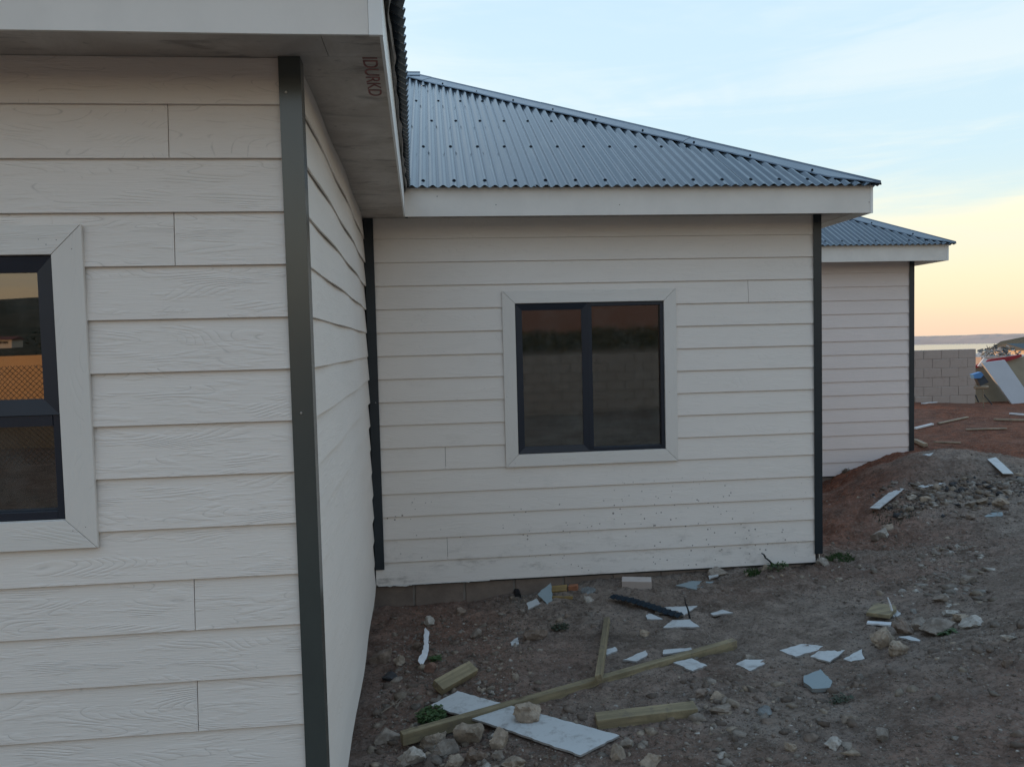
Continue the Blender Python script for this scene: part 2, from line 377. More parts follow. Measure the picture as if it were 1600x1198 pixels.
def bevel(o, w, seg=2):
    md = o.modifiers.new('bevel', 'BEVEL'); md.width = w; md.segments = seg; md.limit_method = 'ANGLE'; return o

# ------------------------------------------------------------------ terrain
def _hash(ix, iy, seed):
    h = (ix.astype(np.int64)*374761393+iy.astype(np.int64)*668265263+seed*974711) & 0x7fffffff
    h = (h ^ (h >> 13))*1274126177 & 0x7fffffff
    return ((h ^ (h >> 16)) & 0xffff)/65535.0
def vnoise(x, y, seed=0):
    x = np.asarray(x, float); y = np.asarray(y, float); ix = np.floor(x); iy = np.floor(y); fx = x-ix; fy = y-iy
    fx = fx*fx*(3-2*fx); fy = fy*fy*(3-2*fy); ix = ix.astype(np.int64); iy = iy.astype(np.int64)
    a = _hash(ix, iy, seed); b = _hash(ix+1, iy, seed); c = _hash(ix, iy+1, seed); d = _hash(ix+1, iy+1, seed)
    return (a*(1-fx)+b*fx)*(1-fy)+(c*(1-fx)+d*fx)*fy
def fbm(x, y, sc, octv=4, seed=0, gain=.5):
    o = 0; a = 1; tot = 0
    for k in range(octv):
        o = o+a*(vnoise(np.asarray(x)*sc+17.3*k, np.asarray(y)*sc-9.1*k, seed+k)-.5); tot += a; a *= gain; sc *= 2.03
    return o/tot*2
def blob(x, y, cx, cy, rx, ry): return np.exp(-(((x-cx)/rx)**2+((y-cy)/ry)**2))
CP = np.array([(-.53,5.95,-2.05),(.33,5.95,-2.04),(1.05,5.95,-1.965),(1.85,5.95,-1.925),(2.6,5.95,-1.91),(3.15,5.95,-1.92),(-.45,3.51,-1.95),(-.45,4.7,-1.98),
 (.17,4.,-1.94),(.89,3.41,-1.86),(1.59,3.58,-1.83),(2.27,5.07,-1.88),(1.75,2.76,-1.72),(2.11,2.53,-1.64),(2.7,3.26,-1.60),(3.3,3.2,-1.41),(4.6,4.3,-1.40),(3.79,4.57,-1.63),(1.9,3.3,-1.80),(2.35,3.7,-1.78),
 (2.75,4.02,-1.74),(3.36,5.3,-1.81),(-.4,2.0,-1.9),(0,1,-1.8),(0,-1,-1.62),(2,0,-1.5),(3,-2,-1.5),(-4,-2,-1.7),(-3,1.5,-1.85),(-6,-6,-1.55),(6,-5,-1.45),
 (5,3,-1.42),(8,4,-1.35),(6,1,-1.35),(10,0,-1.3),
 (3.49,7.0,-2.06),(4.09,7.2,-2.10),(4.4,7.35,-2.0),(3.4,8.3,-2.05),(4.37,6.4,-1.90),(5.22,6.2,-1.81),(3.6,6.2,-1.90),(5.19,7.55,-1.84),(6.13,7.35,-1.72),(4.7,7.9,-1.86),
 (5.05,9.4,-1.95),(5.37,8.95,-1.66),(5.0,8.5,-1.82),(5.77,8.7,-1.475),(6.35,8.7,-1.44),(7.2,8.7,-1.60),(8.5,8.5,-1.6),(8.5,6,-1.55),(6.6,9.8,-1.62),(5.6,9.8,-1.75),
 (7.6,10.3,-1.62),(8.9,12.2,-1.56),(9.89,14.3,-1.45),(11.99,14.3,-1.58),(10.2,15.4,-1.46),(13,12,-1.55),(12,17,-1.55),(14,8,-1.5),(3,13,-1.9),(0,10,-1.95),(-6,8,-1.95),(-8,3,-1.9),(16,16,-1.6),(5,18,-1.9)])
def _tps(r2): return np.where(r2 > 0, r2*np.log(r2+1e-12)*.5, 0)
_P = CP[:, :2]; _n = len(CP)
_K = _tps(((_P[:, None]-_P[None])**2).sum(-1))+np.eye(_n)*.02
_A = np.zeros((_n+3, _n+3)); _A[:_n, :_n] = _K; _A[:_n, _n] = 1; _A[:_n, _n+1:] = _P; _A[_n, :_n] = 1; _A[_n+1:, :_n] = _P.T
_W = np.linalg.solve(_A, np.concatenate([CP[:, 2], np.zeros(3)]))
def ground_z(x, y):
    x = np.asarray(x, float); y = np.asarray(y, float); sh = x.shape; xf = x.ravel(); yf = y.ravel()
    xc = np.clip(xf, -8, 16); yc = np.clip(yf, -6, 18)
    z = np.full(xf.shape, _W[_n])+_W[_n+1]*xc+_W[_n+2]*yc
    for k in range(_n): z += _W[k]*_tps((xc-_P[k, 0])**2+(yc-_P[k, 1])**2)
    z = np.clip(z, -2.2, -1.2)
    z += .045*fbm(xf, yf, 1.1, 3, 3)*np.clip((np.hypot(xf, yf)-1)/3, 0, 1)
    # falls to the bay beyond the plot, rises to hills behind the viewer
    d = np.maximum(yf-17-.06*np.abs(xf), 0); z += -np.minimum(d*.22, 27)*(1-np.exp(-d/14))
    rr = np.clip((xf-.72*yf-6)/60, 0, 1); hill = rr*rr*(3-2*rr)
    z += hill*np.clip((yf-30)/120, 0, 1)*26.5*.93
    z += hill*np.clip((yf-60)/150, 0, 1)*(1.6*fbm(xf, yf, .012, 4, 8))
    b = np.maximum(-yf-30, 0); z += (.030*np.minimum(b, 150)+.085*np.clip(b-150, 0, 450))*(1+.35*fbm(xf+900, yf*.3, .006, 4, 5))
    return z.reshape(sh)
def ground_full(x, y):
    z = ground_z(x, y)
    rough = np.clip(.35+1.1*fbm(x, y, .5, 2, 30), .15, 1.2)
    near = np.clip(1-(np.hypot(np.asarray(x), np.asarray(y))-12)/14, 0, 1)
    z = z+near*((.020+.05*blob(x, y, 3.6, 3.6, 1.6, 1.6)+.05*blob(x, y, 5.6, 8.1, 1.3, .8))*np.abs(fbm(x, y, 2.6, 4, 51))+(.042+.05*blob(x, y, 3.9, 7.3, .9, .9))*fbm(x, y, 4.5, 4, 12)*rough+.026*np.abs(fbm(x, y, 15, 4, 21))*(.4+rough)+.008*(np.abs(fbm(x, y, 34, 2, 22))-.2))
    return z
def hit(px, py):
    d = ray((px, py)); ts = np.linspace(1.2, 45, 1500); q = ts[:, None]*d[None]
    g = ground_z(q[:, 0], q[:, 1]); i = int(np.argmax(q[:, 2] < g)); 
    a, b = ts[max(i-1, 0)], ts[i]
    for _ in range(18):
        m_ = (a+b)/2; p = d*m_
        if p[2] < ground_z(p[0], p[1]): b = m_
        else: a = m_
    return d*b
def axis(lo, a, b, hi, step, grow=1.09):
    mid = list(np.arange(a, b, step)); up = []; s = step; v = mid[-1]
    while v < hi: s *= grow; v += s; up.append(v)
    dn = []; s = step; v = a
    while v > lo: s *= grow; v -= s; dn.append(v)
    return np.array(dn[::-1]+mid+up)
gx = axis(-700, -.7, 6.6, 3000, .0165, 1.05); gy = axis(-700, 1.9, 9.2, 700, .018, 1.05)
X, Y = np.meshgrid(gx, gy); Z = ground_full(X, Y)
nx_, ny_ = len(gx), len(gy)
gm = bpy.data.meshes.new('ground'); V = np.stack([X, Y, Z], -1).reshape(-1, 3)
I = (np.arange(ny_-1)[:, None]*nx_+np.arange(nx_-1)[None]).ravel()
Q = np.stack([I, I+1, I+1+nx_, I+nx_], -1)
gm.vertices.add(len(V)); gm.vertices.foreach_set('co', V.ravel().astype(np.float32))
gm.loops.add(Q.size); gm.loops.foreach_set('vertex_index', Q.ravel().astype(np.int32))
gm.polygons.add(len(Q)); gm.polygons.foreach_set('loop_start', (np.arange(len(Q))*4).astype(np.int32)); gm.polygons.foreach_set('loop_total', np.full(len(Q), 4, np.int32))
gm.update(); gm.validate(); gm.polygons.foreach_set('use_smooth', np.ones(len(Q), bool))
def redness(x, y):
    r = .65*blob(x, y, 3.9, 7.5, .9, 1.0)+.8*blob(x, y, 4.9, 8.6, .8, .6)+.55*blob(x, y, -.1, 5.2, .7, 1.2)+.25*blob(x, y, .9, 2.6, 1.3, .5)+.14*blob(x, y, 2.6, 2.6, 1.2, .9)+.15*blob(x, y, 4.4, 3.9, 1.3, 1.5)
    r = r+np.clip((y-np.where(x > 5.6, 8.78, 8.95))/.3, 0, 1)*np.clip(1-(y-22)/15, 0, 1)
    r = r+.9*((y < -150) & (x > -30))
    return np.clip(r+.35*fbm(x, y, 1.3, 4, 44), 0, 1)
at_ = gm.attributes.new('red', 'FLOAT', 'POINT'); at_.data.foreach_set('value', redness(V[:, 0], V[:, 1]).astype(np.float32))
gm.materials.append(M['ground']); go = bpy.data.objects.new('ground', gm); COL.objects.link(go)
tag(go, 'bare stony dirt ground around the house, grey brown with red earth', kind='structure')

# sea and far shore
m, t = new_mat('sea_water'); x, y, z = t.sep(wpos(t))
wv = t.noise(t.comb(t.math('MULTIPLY', x, .02), t.math('MULTIPLY', y, .10), 0.0), 1.0, 4, .6)
finish(t, (.10, .13, .15), .16, wv, .15, 1.0, **{'Specular IOR Level': .8}); M['sea'] = m
so = MB().add([(-4000, 20, -25), (16000, 20, -25), (16000, 14000, -25), (-4000, 14000, -25)], [(0, 1, 2, 3)]).obj('sea', 'sea'); tag(so, 'calm pale bay water beyond the plot', kind='structure')
M['shore'] = plain('far_shore_haze_tint', (.52, .36, .29), .95, .2, .004, 0)  # pale colour stands in for distance haze, no air is built
mb = MB(); az_ = np.linspace(-.6, 1.35, 260); rows = []
for r_, base_ in ((2150, -25.6), (2300, -19), (2800, -15), (4500, -9), (7000, -20)):
    rows.append([(r_*math.sin(a), r_*math.cos(a), base_+(0 if r_ < 2200 else (r_/2300)*2.2*float(fbm(a*60, r_*.01, 1.0, 5, 61)+.5))) for a in az_])
for r0, r1 in zip(rows, rows[1:]):
    for i in range(len(az_)-1): mb.add([r0[i], r0[i+1], r1[i+1], r1[i]], [(0, 1, 2, 3)])
tag(mb.obj('far_shore', 'shore'), 'low hazy far shore across the bay', kind='structure')

# ------------------------------------------------------------------ HOUSE
house = tag(empty('house', (-.5, YC, ZB)), 'cream board clad house with dark corner trims and blue grey corrugated hip roofs', 'house')

def lap_board(wall, mat, o2, u2, n2, zb, zt, segs, name='board', nsub=1, bow=None, sag=0.0):
    """segs: (s0, s1, zlo, zhi) pieces of one board, o2/u2/n2: 2D origin, direction, outward normal"""
    mb = MB(); H = E_+.022
    def dout(z): return -.013*(z-zb)/H            # outer face leans back towards the top
    for s0, s1, lo, hi in segs:
        k = max(1, nsub)
        ss = np.linspace(s0, s1, k+1)
        base = len(mb.v)
        for s in ss:
            bo = bow(s, zb) if bow else 0
            for d, z in ((dout(lo), lo), (dout(hi), hi), (dout(hi)-.009, hi), (dout(lo)-.009, lo)):
                q = o2+u2*s+n2*(d+bo); mb.v.append((q[0], q[1], z+sag*math.sin(3.1*s+zb*9)))
        for i in range(k):
            for j in range(4):
                mb.f.append((base+i*4+j, base+i*4+(j+1) % 4, base+(i+1)*4+(j+1) % 4, base+(i+1)*4+j))
        mb.f.append((base, base+3, base+2, base+1)); e = base+k*4; mb.f.append((e, e+1, e+2, e+3))
    o = mb.obj(name, mat, wall, origin=(float(o2[0]+u2[0]*segs[0][0]), float(o2[1]+u2[1]*segs[0][0]), zb)); fix_normals(o)
    bevel(o, .0012, 1)
    return o

def clad(wall, matf, o2, u2, n2, L, rows, joints={}, opening=None, bow=None, nsub=1):
    """rows k: lap line k at Z1-E*(k-1); row k sits above lap k"""
    for k in rows:
        zb = Z1-E_*(k-1); zt = min(zb+E_+.02, ZS-.001)
        cuts = sorted([0.0]+joints.get(k, [])+[L])
        parts = [[(a+.0012, b-.0012, zb, zt)] for a, b in zip(cuts, cuts[1:])]
        if opening:
            x0, x1, z0, z1 = opening
            new = []
            for pl in parts:
                a, b = pl[0][0], pl[0][1]
                if b <= x0 or a >= x1 or zt <= z0 or zb >= z1: new.append(pl); continue
                full = zb >= z0 and zt <= z1
                L_, R__ = ((a, x0, zb, zt) if a < x0 else None), ((x1, b, zb, zt) if b > x1 else None)
                if full: new += [[q] for q in (L_, R__) if q]
                else:
                    mid = []
                    if zb < z0: mid.append((max(a, x0), min(b, x1), zb, z0))
                    if zt > z1: mid.append((max(a, x0), min(b, x1), z1, zt))
                    new.append([q for q in (L_, R__) if q]+mid)
            parts = new
        for pl in parts: lap_board(wall, matf(k), o2, u2, n2, zb, zt, pl, bow=bow, nsub=nsub)

def wall_shell(name, o2, u2, n2, L, z0, z1, opening=None, mat='dark', depth=.09, gap=.030, label=None):
    mb = MB()
    def slab(s0, s1, a, b):
        p = [o2+u2*s0-n2*gap, o2+u2*s1-n2*gap, o2+u2*s1-n2*(gap+depth), o2+u2*s0-n2*(gap+depth)]
        mb.prism([(q[0], q[1], a) for q in p], (0, 0, b-a))
    if opening:
        x0, x1, a, b = opening
        slab(0, x0, z0, z1); slab(x1, L, z0, z1); slab(x0, x1, z0, a); slab(x0, x1, b, z1)
    else: slab(0, L, z0, z1)
    o = mb.obj(name, mat, house, origin=(float(o2[0]), float(o2[1]), z0)); fix_normals(o)
    if label: o['label'] = label
    return o
A2 = lambda x, y: np.array([x, y], float)
# front wall of the near wing (A)
OA, UA, NA = A2(-6.5, YA), A2(1, 0), A2(0, -1); LA = XA_POST+.012-OA[0]
winA = (-2.47-OA[0], -1.272-OA[0], -.555, .337)
wallA = wall_shell('wall', OA, UA, NA, LA, ZB-.02, ZS, winA, label='near front wall of wide cream boards with raised wood grain')
jx = lambda px, py: float(on_y((px, py), YA)[0]-OA[0])
clad(wallA, lambda k: 'siding_near', OA, UA, NA, LA, range(1, 17), {2: [jx(262, 205)], 4: [jx(271.5, 372)], 11: [jx(303, 940)], 13: [jx(308, 1098)], 7: [1.6], 9: [3.2], 15: [2.2]}, winA)
# side wall between the wings (B)
OB = B0; LB = float(np.linalg.norm(B1-B0))-.004; UB = (B1-B0)/np.linalg.norm(B1-B0); NB = A2(UB[1], -UB[0])
wallB = wall_shell('wall', OB+UB*.03, UB, NB, LB-.03, ZB-.02, ZS, label='side wall of the near wing, running back to the recess corner')
def bowB(s, zb): return .010*math.sin(math.pi*s/LB)+.004*math.sin(5*s+zb*7)*min(1, 3*s)
clad(wallB, lambda k: 'siding', OB, UB, NB, LB, range(1, 17), {}, None, bow=bowB, nsub=14)
# front wall of the middle wing (C)
OC, UC, NC = A2(XC0, YC), A2(1, 0), A2(0, -1); LC = XC1+.012-XC0
winC = (.611-XC0, 1.809-XC0, -.868, .322)
wallC = wall_shell('wall', OC, UC, NC, LC, ZB-.02, ZS, winC, label='middle wing front wall of cream boards, mud splashed at the bottom')
jc = lambda px, py: float(on_y((px, py), YC)[0]-XC0)
def matC(k): return 'siding_mud' if k >= 11 else 'siding'
clad(wallC, matC, OC, UC, NC, LC, range(1, 17), {4: [jc(1169.5, 456)], 11: [jc(696, 716)], 15: [jc(699, 856)]}, winC)
# front wall of the far wing (D)
OD, UD, ND = A2(XC2-.3, YD), A2(1, 0), A2(0, -1); LD = XD1+.012-OD[0]
wallD = wall_shell('wall', OD, UD, ND, LD, ZB-.02, ZS, label='far wing front wall of cream boards with pink bounce light painted in, beside the red mound')
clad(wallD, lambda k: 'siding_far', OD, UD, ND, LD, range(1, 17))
# east walls of wings C and D (turned away from the photograph) and closing walls
for (p, q, nm) in ((A2(XC2-.006, YC+.02), A2(XC2-.006, YD), 'side wall of the middle wing'), (A2(XD2-.006, YD+.02), A2(XD2-.006, 16.5), 'side wall of the far wing')):
    L_ = float(np.linalg.norm(q-p)); wv_ = wall_shell('wall', p, A2(0, 1), A2(1, 0), L_, ZB-.02, ZS, label=nm)
    clad(wv_, lambda k: 'siding', p, A2(0, 1), A2(1, 0), L_, range(1, 17))
mb = MB(); mb.box((-6.5, 16.4, ZB), (XD2-.1, 16.5, ZS)); mb.box((-6.6, YA+.05, ZB), (-6.5, 16.5, ZS)); mb.box((-6.5, 5.2, ZB), (-.65, 5.28, ZS)); mb.box((-.62, 8.9, ZB), (XC2-.14, 8.98, ZS))
mb.box((-2.9, YA+.13, ZB), (-2.82, 5.2, ZS)); mb.obj('wall', 'dark', house, origin=(-6.5, 16.4, ZB))['label'] = 'rear and inner walls of the house'
MB().box((-6.49, YA+.06, ZB-.04), (-.62, 16.39, ZB-.001)).box((-.6, YC+.06, ZB-.04), (XC2-.15, 9.7, ZB-.001)).box((-.6, YD+.06, ZB-.04), (XD2-.15, 16.39, ZB-.001)).obj('floor_slab', 'dark', house)

# corner trims
def post(x0, x1, y, ret, zb, zt, yret_len=.07, side=1, mat='post_dark'):
    """L section: front flange x0..x1 at y, side flange going back from the outer edge"""
    mb = MB(); th = .0025
    mb.box((x0, y-.006, zb), (x1, y-.006+th, zt))
    if ret is not None: 
        (xs, xe) = ret; mb.prism([(xs, y-.006+th, zb), (xs-th, y-.006+th, zb), (xe-th, y+yret_len, zb), (xe, y+yret_len, zb)], (0, 0, zt-zb))
    o = mb.obj('corner_trim', mat, house, origin=(x0, y, zb)); fix_normals(o); return o
pA = post(XA_POST, XA_FACE+.006, YA-.002, (XA_FACE+.006, XA_FACE+.004), ZB-.08, ZS-.002, mat='post')
pC = post(-.5385, -.467, YC-.002, None, -1.735, ZS-.002)
pC2 = post(XC1, XC2, YC-.002, (XC2, XC2), -1.792, ZS-.002)
pD = post(XD1, XD2, YD-.002, (XD2, XD2), ZB, ZS-.002)
def disc(c, n_axis, r, h, name, mat, parent, seg=8):
    mb = MB(); c = np.array(c, float); a = np.array(n_axis, float); mb.tube([c, c+a*h], r, seg, r*.7)
    o = mb.obj(name, mat, parent, origin=tuple(c)); fix_normals(o); return o
for px, py in ((447, 144.5), (470.5, 645)): q = on_y((px, py), YA-.008); disc(q, (0, -1, 0), .0045, .003, 'screw', 'screw', pA)
for px, py in ((587, 629), ): q = on_y((px, py), YC-.008); disc(q, (0, -1, 0), .0045, .003, 'screw', 'screw', pC)

# ------------------------------------------------------------------ windows
def window(label, x0, x1, z0, z1, y, panes, cas_w=.1, recess=.012, sashes=()):
    w_ = empty('window', (x0, y, z0), house); w_['label'] = label
    yf = y+.004                         # frame face
    fw = .030
    mb = MB(); mb.box((x0+.002, yf, z0+.002), (x0+fw, yf+.06, z1-.002)); mb.box((x1-fw, yf, z0+.002), (x1-.002, yf+.06, z1-.002))
    mb.box((x0+fw, yf, z0+.002), (x1-fw, yf+.06, z0+fw)); mb.box((x0+fw, yf, z1-fw), (x1-fw, yf+.06, z1-.002))
    o = mb.obj('frame', 'frame', w_, origin=(x0, y, z0)); bevel(o, .002)
    for (a, b, c, d, sw, proud) in panes:
        if sw > 0:                       # opening sash: own mitred frame, slightly proud
            s = MB()
            ys, yb = yf-.006, yf+.035
            for poly in ([(a, c), (b, c), (b-sw, c+sw), (a+sw, c+sw)], [(b, c), (b, d), (b-sw, d-sw), (b-sw, c+sw)],
                         [(b, d), (a, d), (a+sw, d-sw), (b-sw, d-sw)], [(a, d), (a, c), (a+sw, c+sw), (a+sw, d-sw)]):
                pts = [(q[0], ys, q[1]) for q in poly]; pts[2] = (poly[2][0], ys+.010, poly[2][1]); pts[3] = (poly[3][0], ys+.010, poly[3][1])
                n0 = len(s.v); s.add(pts+[(q[0], yb, q[1]) for q in poly], [(0, 1, 2, 3), (7, 6, 5, 4), (0, 4, 5, 1), (1, 5, 6, 2), (2, 6, 7, 3), (3, 7, 4, 0)])
            fix_normals(s.obj('sash', 'frame', w_, origin=(a, y, c)))
            a, b, c, d = a+sw-.004, b-sw+.004, c+sw-.004, d-sw+.004
            yg = yf+.012
        else: yg = yf+.030
        MB().box((a, yg, c), (b, yg+.005, d)).obj('pane', 'glass' if y < 4 else 'glass_rippled', w_, origin=(a, y, c))
        MB().box((a, yg-.004, c), (b, yg-.0005, c+.006)).obj('gasket', 'slate', w_, origin=(a, y, c))
    # mitred casing boards
    g = .0012; t_ = .010; W = cas_w
    polys = [('casing_v', [(x1, z0), (x1+W, z0-W), (x1+W, z1+W), (x1, z1)]), ('casing_v', [(x0, z1), (x0-W, z1+W), (x0-W, z0-W), (x0, z0)]),
             ('casing', [(x0+g, z1+g), (x1-g, z1+g), (x1+W-3*g, z1+W-g), (x0-W+3*g, z1+W-g)]), ('casing', [(x1-g, z0-g), (x0+g, z0-g), (x0-W+3*g, z0-W+g), (x1+W-3*g, z0-W+g)])]
    for mt, pl in polys:
        o = MB().prism([(q[0], y-t_-.001, q[1]) for q in pl], (0, t_+.004, 0)).obj('casing', mt, w_, origin=(pl[0][0], y, pl[0][1])); fix_normals(o); bevel(o, .001, 1)
    # reveal
    return w_
wA = window('top hung window in the near wall with a fixed pane below', -2.47, -1.272, -.555, .337, YA, [(-2.468, -1.276, -.197, .333, .052, 1), (-2.44, -1.302, -.525, -.235, 0, 0)])
MB().box((-2.44, YA+.002, -.235), (-1.302, YA+.064, -.199)).obj('transom', 'frame', wA)
wC = window('two pane window of the middle wing, left pane a casement', .611, 1.809, -.868, .322, YC, [(.616, 1.19, -.863, .317, .050, 1), (1.222, 1.779, -.838, .292, 0, 0)])
MB().box((1.188, YC+.001, -.838), (1.222, YC+.06, .292)).obj('mullion', 'frame', wC)
for w_, pts, Y_ in ((wA, [(60, 374), (88, 375), (72, 382), (112, 389), (57, 480+92), (114, 829), (134, 823)], YA), (wC, [(797, 716), (805, 724), (1046, 612), (792, 620), (880, 718)], YC)):
    for px, py in pts:
        q = on_y((px, py), Y_-.0105); disc(q, (0, -1, 0), .0022 if Y_ < 3 else .003, .0006, 'nail', 'nail', w_, 6)

# ------------------------------------------------------------------ soffits, fascias
XBF0, XBF1 = -.140, -.212        # fascia of side B at its two ends
YAF, YCF, YDF = YA-OH-.01, YC-OH, YD-OH-.01
def slab_xy(poly, z, th, name, mat, parent=house, label=None):
    o = MB().prism([(q[0], q[1], z) for q in poly], (0, 0, th)).obj(name, mat, parent, origin=(poly[0][0], poly[0][1], z)); fix_normals(o)
    if label: o['label'] = label
    return o
g = .002
slab_xy([(-6.8, YAF+.01), (-1.9, YAF+.01), (-1.9, YA+.1), (-6.8, YA+.1)], ZS, .006, 'soffit', 'soffit')
slab_xy([(-1.9+g, YAF+.01), (XA_FACE+.10, YAF+.01), (XA_FACE+.10, YA-.005), (-1.9+g, YA+.1)], ZS, .006, 'soffit', 'soffit')
xb = lambda y: XBF0+(XBF1-XBF0)*(y-YAF)/(YCF-YAF)
ys_ = [YAF+.01, YA-.01+.0, 3.89, 5.09, YC-.02]
slab_xy([(XA_FACE+.10+g, ys_[0]), (xb(ys_[0])-.01, ys_[0]), (xb(YA)-.01, YA-.004), (XA_FACE+.10+g, YA-.004)], ZS, .006, 'soffit', 'soffit')
for a, b in ((YA-.001, 3.89), (3.893, 5.09), (5.093, YC+.10)):
    slab_xy([(-.62, a), (xb(a)-.01, a), (xb(min(b, YCF+.0))-.01, b), (-.62, b)], ZS+.0005, .006, 'soffit', 'soffit')
for a, b in ((-.20, 1.19), (1.193, 2.59), (2.593, XC2+.26)):
    slab_xy([(a, YCF+.01), (b, YCF+.01), (b, YC+.08), (a, YC+.08)], ZS-.0005 if a < 0 else ZS, .006, 'soffit', 'soffit')
slab_xy([(XC2-.02, YC+.083), (XC2+.26, YC+.083), (XC2+.26, YD-.01), (XC2-.02, YD-.01)], ZS, .006, 'soffit', 'soffit')
slab_xy([(XC2+.263, YDF+.01), (XD2+.26, YDF+.01), (XD2+.26, YD+.08), (XC2+.263, YD+.08)], ZS, .006, 'soffit', 'soffit')
slab_xy([(XD2-.02, YD+.083), (XD2+.26, YD+.083), (XD2+.26, 16.7), (XD2-.02, 16.7)], ZS, .006, 'soffit', 'soffit')
MB().box((-6.5, YA+.13, ZS+.001), (-.63, 16.45, ZS+.02)).box((-.6, YC+.13, ZS+.001), (XC2-.14, YD+.1, ZS+.02)).box((-.6, YD+.13, ZS+.001), (XD2-.14, 16.45, ZS+.02)).obj('ceiling', 'dark', house)
# fascia boards: a slightly bowed long one in front, others straight
mb = MB(); n = 24; xs = np.linspace(-6.8, XBF0-.042, n+1)
for x in xs:
    zz = .0035*math.sin(x*1.3)+.0015*math.sin(x*4); b = len(mb.v)
    for yy, zq in ((YAF, FB+zz), (YAF, FT+.0), (YAF+.010, FT), (YAF+.010, FB+zz)): mb.v.append((float(x), yy+.0015*math.sin(x*2.2), zq))
for i in range(n):
    for j in range(4): mb.f.append((i*4+j, i*4+(j+1) % 4, (i+1)*4+(j+1) % 4, (i+1)*4+j))
mb.f += [(3, 2, 1, 0), (n*4, n*4+1, n*4+2, n*4+3)]
fix_normals(mb.obj('fascia', 'fascia', house, origin=(-6.8, YAF, FB)))
MB().box((XBF0-.041, YAF-.003, FB-.003), (XBF0+.001, YAF+.011, FT)).obj('fascia_corner', 'fascia_bright', house, origin=(XBF0, YAF, FB))
mb = MB(); mb.prism([(XBF0, YAF+.012, FB), (XBF0-.010, YAF+.012, FB), (XBF1-.010, YCF+.006, FB), (XBF1, YCF-.0005, FB)], (0, 0, FT-FB)); fix_normals(mb.obj('fascia', 'fascia_bright', house, origin=(XBF0, YAF, FB)))
XCF, XDF = XC2+OH-.012, XD2+OH-.005
MB().box((XBF1+.001, YCF, FB), (XCF-.022, YCF+.010, FT)).obj('fascia', 'fascia', house, origin=(XBF1, YCF, FB))
MB().box((XCF-.021, YCF-.003, FB-.002), (XCF, YCF+.011, FT)).obj('fascia_corner', 'fascia_bright', house, origin=(XCF, YCF, FB))
MB().box((XCF-.010, YCF+.012, FB), (XCF, YDF-.001, FT)).obj('fascia', 'fascia_bright', house, origin=(XCF, YCF, FB))
MB().box((XCF-.010, YDF, FB), (XDF-.022, YDF+.010, FT)).obj('fascia', 'fascia', house, origin=(XCF, YDF, FB))
MB().box((XDF-.021, YDF-.003, FB-.002), (XDF, YDF+.011, FT)).obj('fascia_corner', 'fascia_bright', house, origin=(XDF, YDF, FB))
MB().box((XDF-.010, YDF+.012, FB), (XDF, 16.75, FT)).obj('fascia', 'fascia_bright', house, origin=(XDF, YDF, FB))
for px, py in ((683, 330-23), (775, 320), (968, 320), (1358, 316)): q = on_y((px, py), YCF-.001); disc(q, (0, -1, 0), .004, .001, 'nail', 'nail', house, 6)
# red marker writing under the eave
tc = bpy.data.curves.new('marker_writing', 'FONT'); tc.body = 'IDURKD'; tc.size = .062; tc.space_character = .95; tc.extrude = .0002; tc.align_x = 'LEFT'; tc.offset = .0004
tco = bpy.data.objects.new('tmp_writing', tc); COL.objects.link(tco); bpy.context.view_layer.update()
tme = bpy.data.meshes.new_from_object(tco); bpy.data.objects.remove(tco); bpy.data.curves.remove(tc)
tp = on_z((585, 90), ZS); te = on_z((602, 150), ZS)
tv = np.array([q.co[:] for q in tme.vertices]); tv = (tv-tv.min(0))/np.maximum(tv.max(0)-tv.min(0), 1e-6)
x1t = float(te[0]-.012); x0t = x1t-.052; y0t, y1t = float(tp[1]), float(te[1])
for q, n_ in zip(tme.vertices, tv): q.co = (x0t+(x1t-x0t)*n_[1]-.012*(1-n_[0])*-1, y0t+(y1t-y0t)*n_[0], ZS-.0006-.0003*n_[2])
tme.materials.clear(); tme.materials.append(M['red_ink']); to = bpy.data.objects.new('marker_writing', tme); COL.objects.link(to); parent_to(to, house)
to['label'] = 'faint red marker letters on the soffit'

# ------------------------------------------------------------------ roofs
def roof_plane(P, u, L, v, tan, tmax, z0, parent, sheet=.762, rev=False, hip0=True, hip1=True, a0=None, a1=None, smp=6):
    P = np.array(P, float); u = np.array(u, float); v = np.array(v, float)
    step = .076/smp; na = int(L/step); A = np.arange(na+1)*step
    per = int(round(sheet/step)) if sheet else na
    i = 0
    while i < na:
        j = min(i+per, na); aa = A[i:j+1]
        if not ((a0 is not None and aa[-1] < a0) or (a1 is not None and aa[0] > a1)):
            jit = random.uniform(-.0015, .0015); mb = MB(); ej = random.uniform(-.0015, .0015)
            aa2 = np.concatenate([aa, [aa[-1]+step, aa[-1]+2*step]]) if j < na else aa
            for n_, a in enumerate(aa2):
                lo = min(a if hip0 else 9e9, (L-a) if hip1 else 9e9, tmax); lo = max(lo, .001)
                h = .0095*(math.cos(2*math.pi*(a+step/2)/.076)*1.1)+jit+(.0015 if n_ < 3 else 0)
                for t_ in (ej*min(1, lo), lo*.5, lo):
                    q = P+u*a+v*(t_-h*.49); mb.v.append((q[0], q[1], z0+tan*t_+h*.87))
            for n_ in range(len(aa2)-1):
                for k in (0, 1): mb.f.append((n_*3+k, (n_+1)*3+k, (n_+1)*3+k+1, n_*3+k+1))
            q = P+u*aa[0]; o = mb.obj('roof_sheet', 'roof', parent, origin=(float(q[0]), float(q[1]), z0))
            fix_normals(o); md = o.modifiers.new('gauge', 'SOLIDIFY'); md.thickness = .0012; md.offset = 0
        i = j
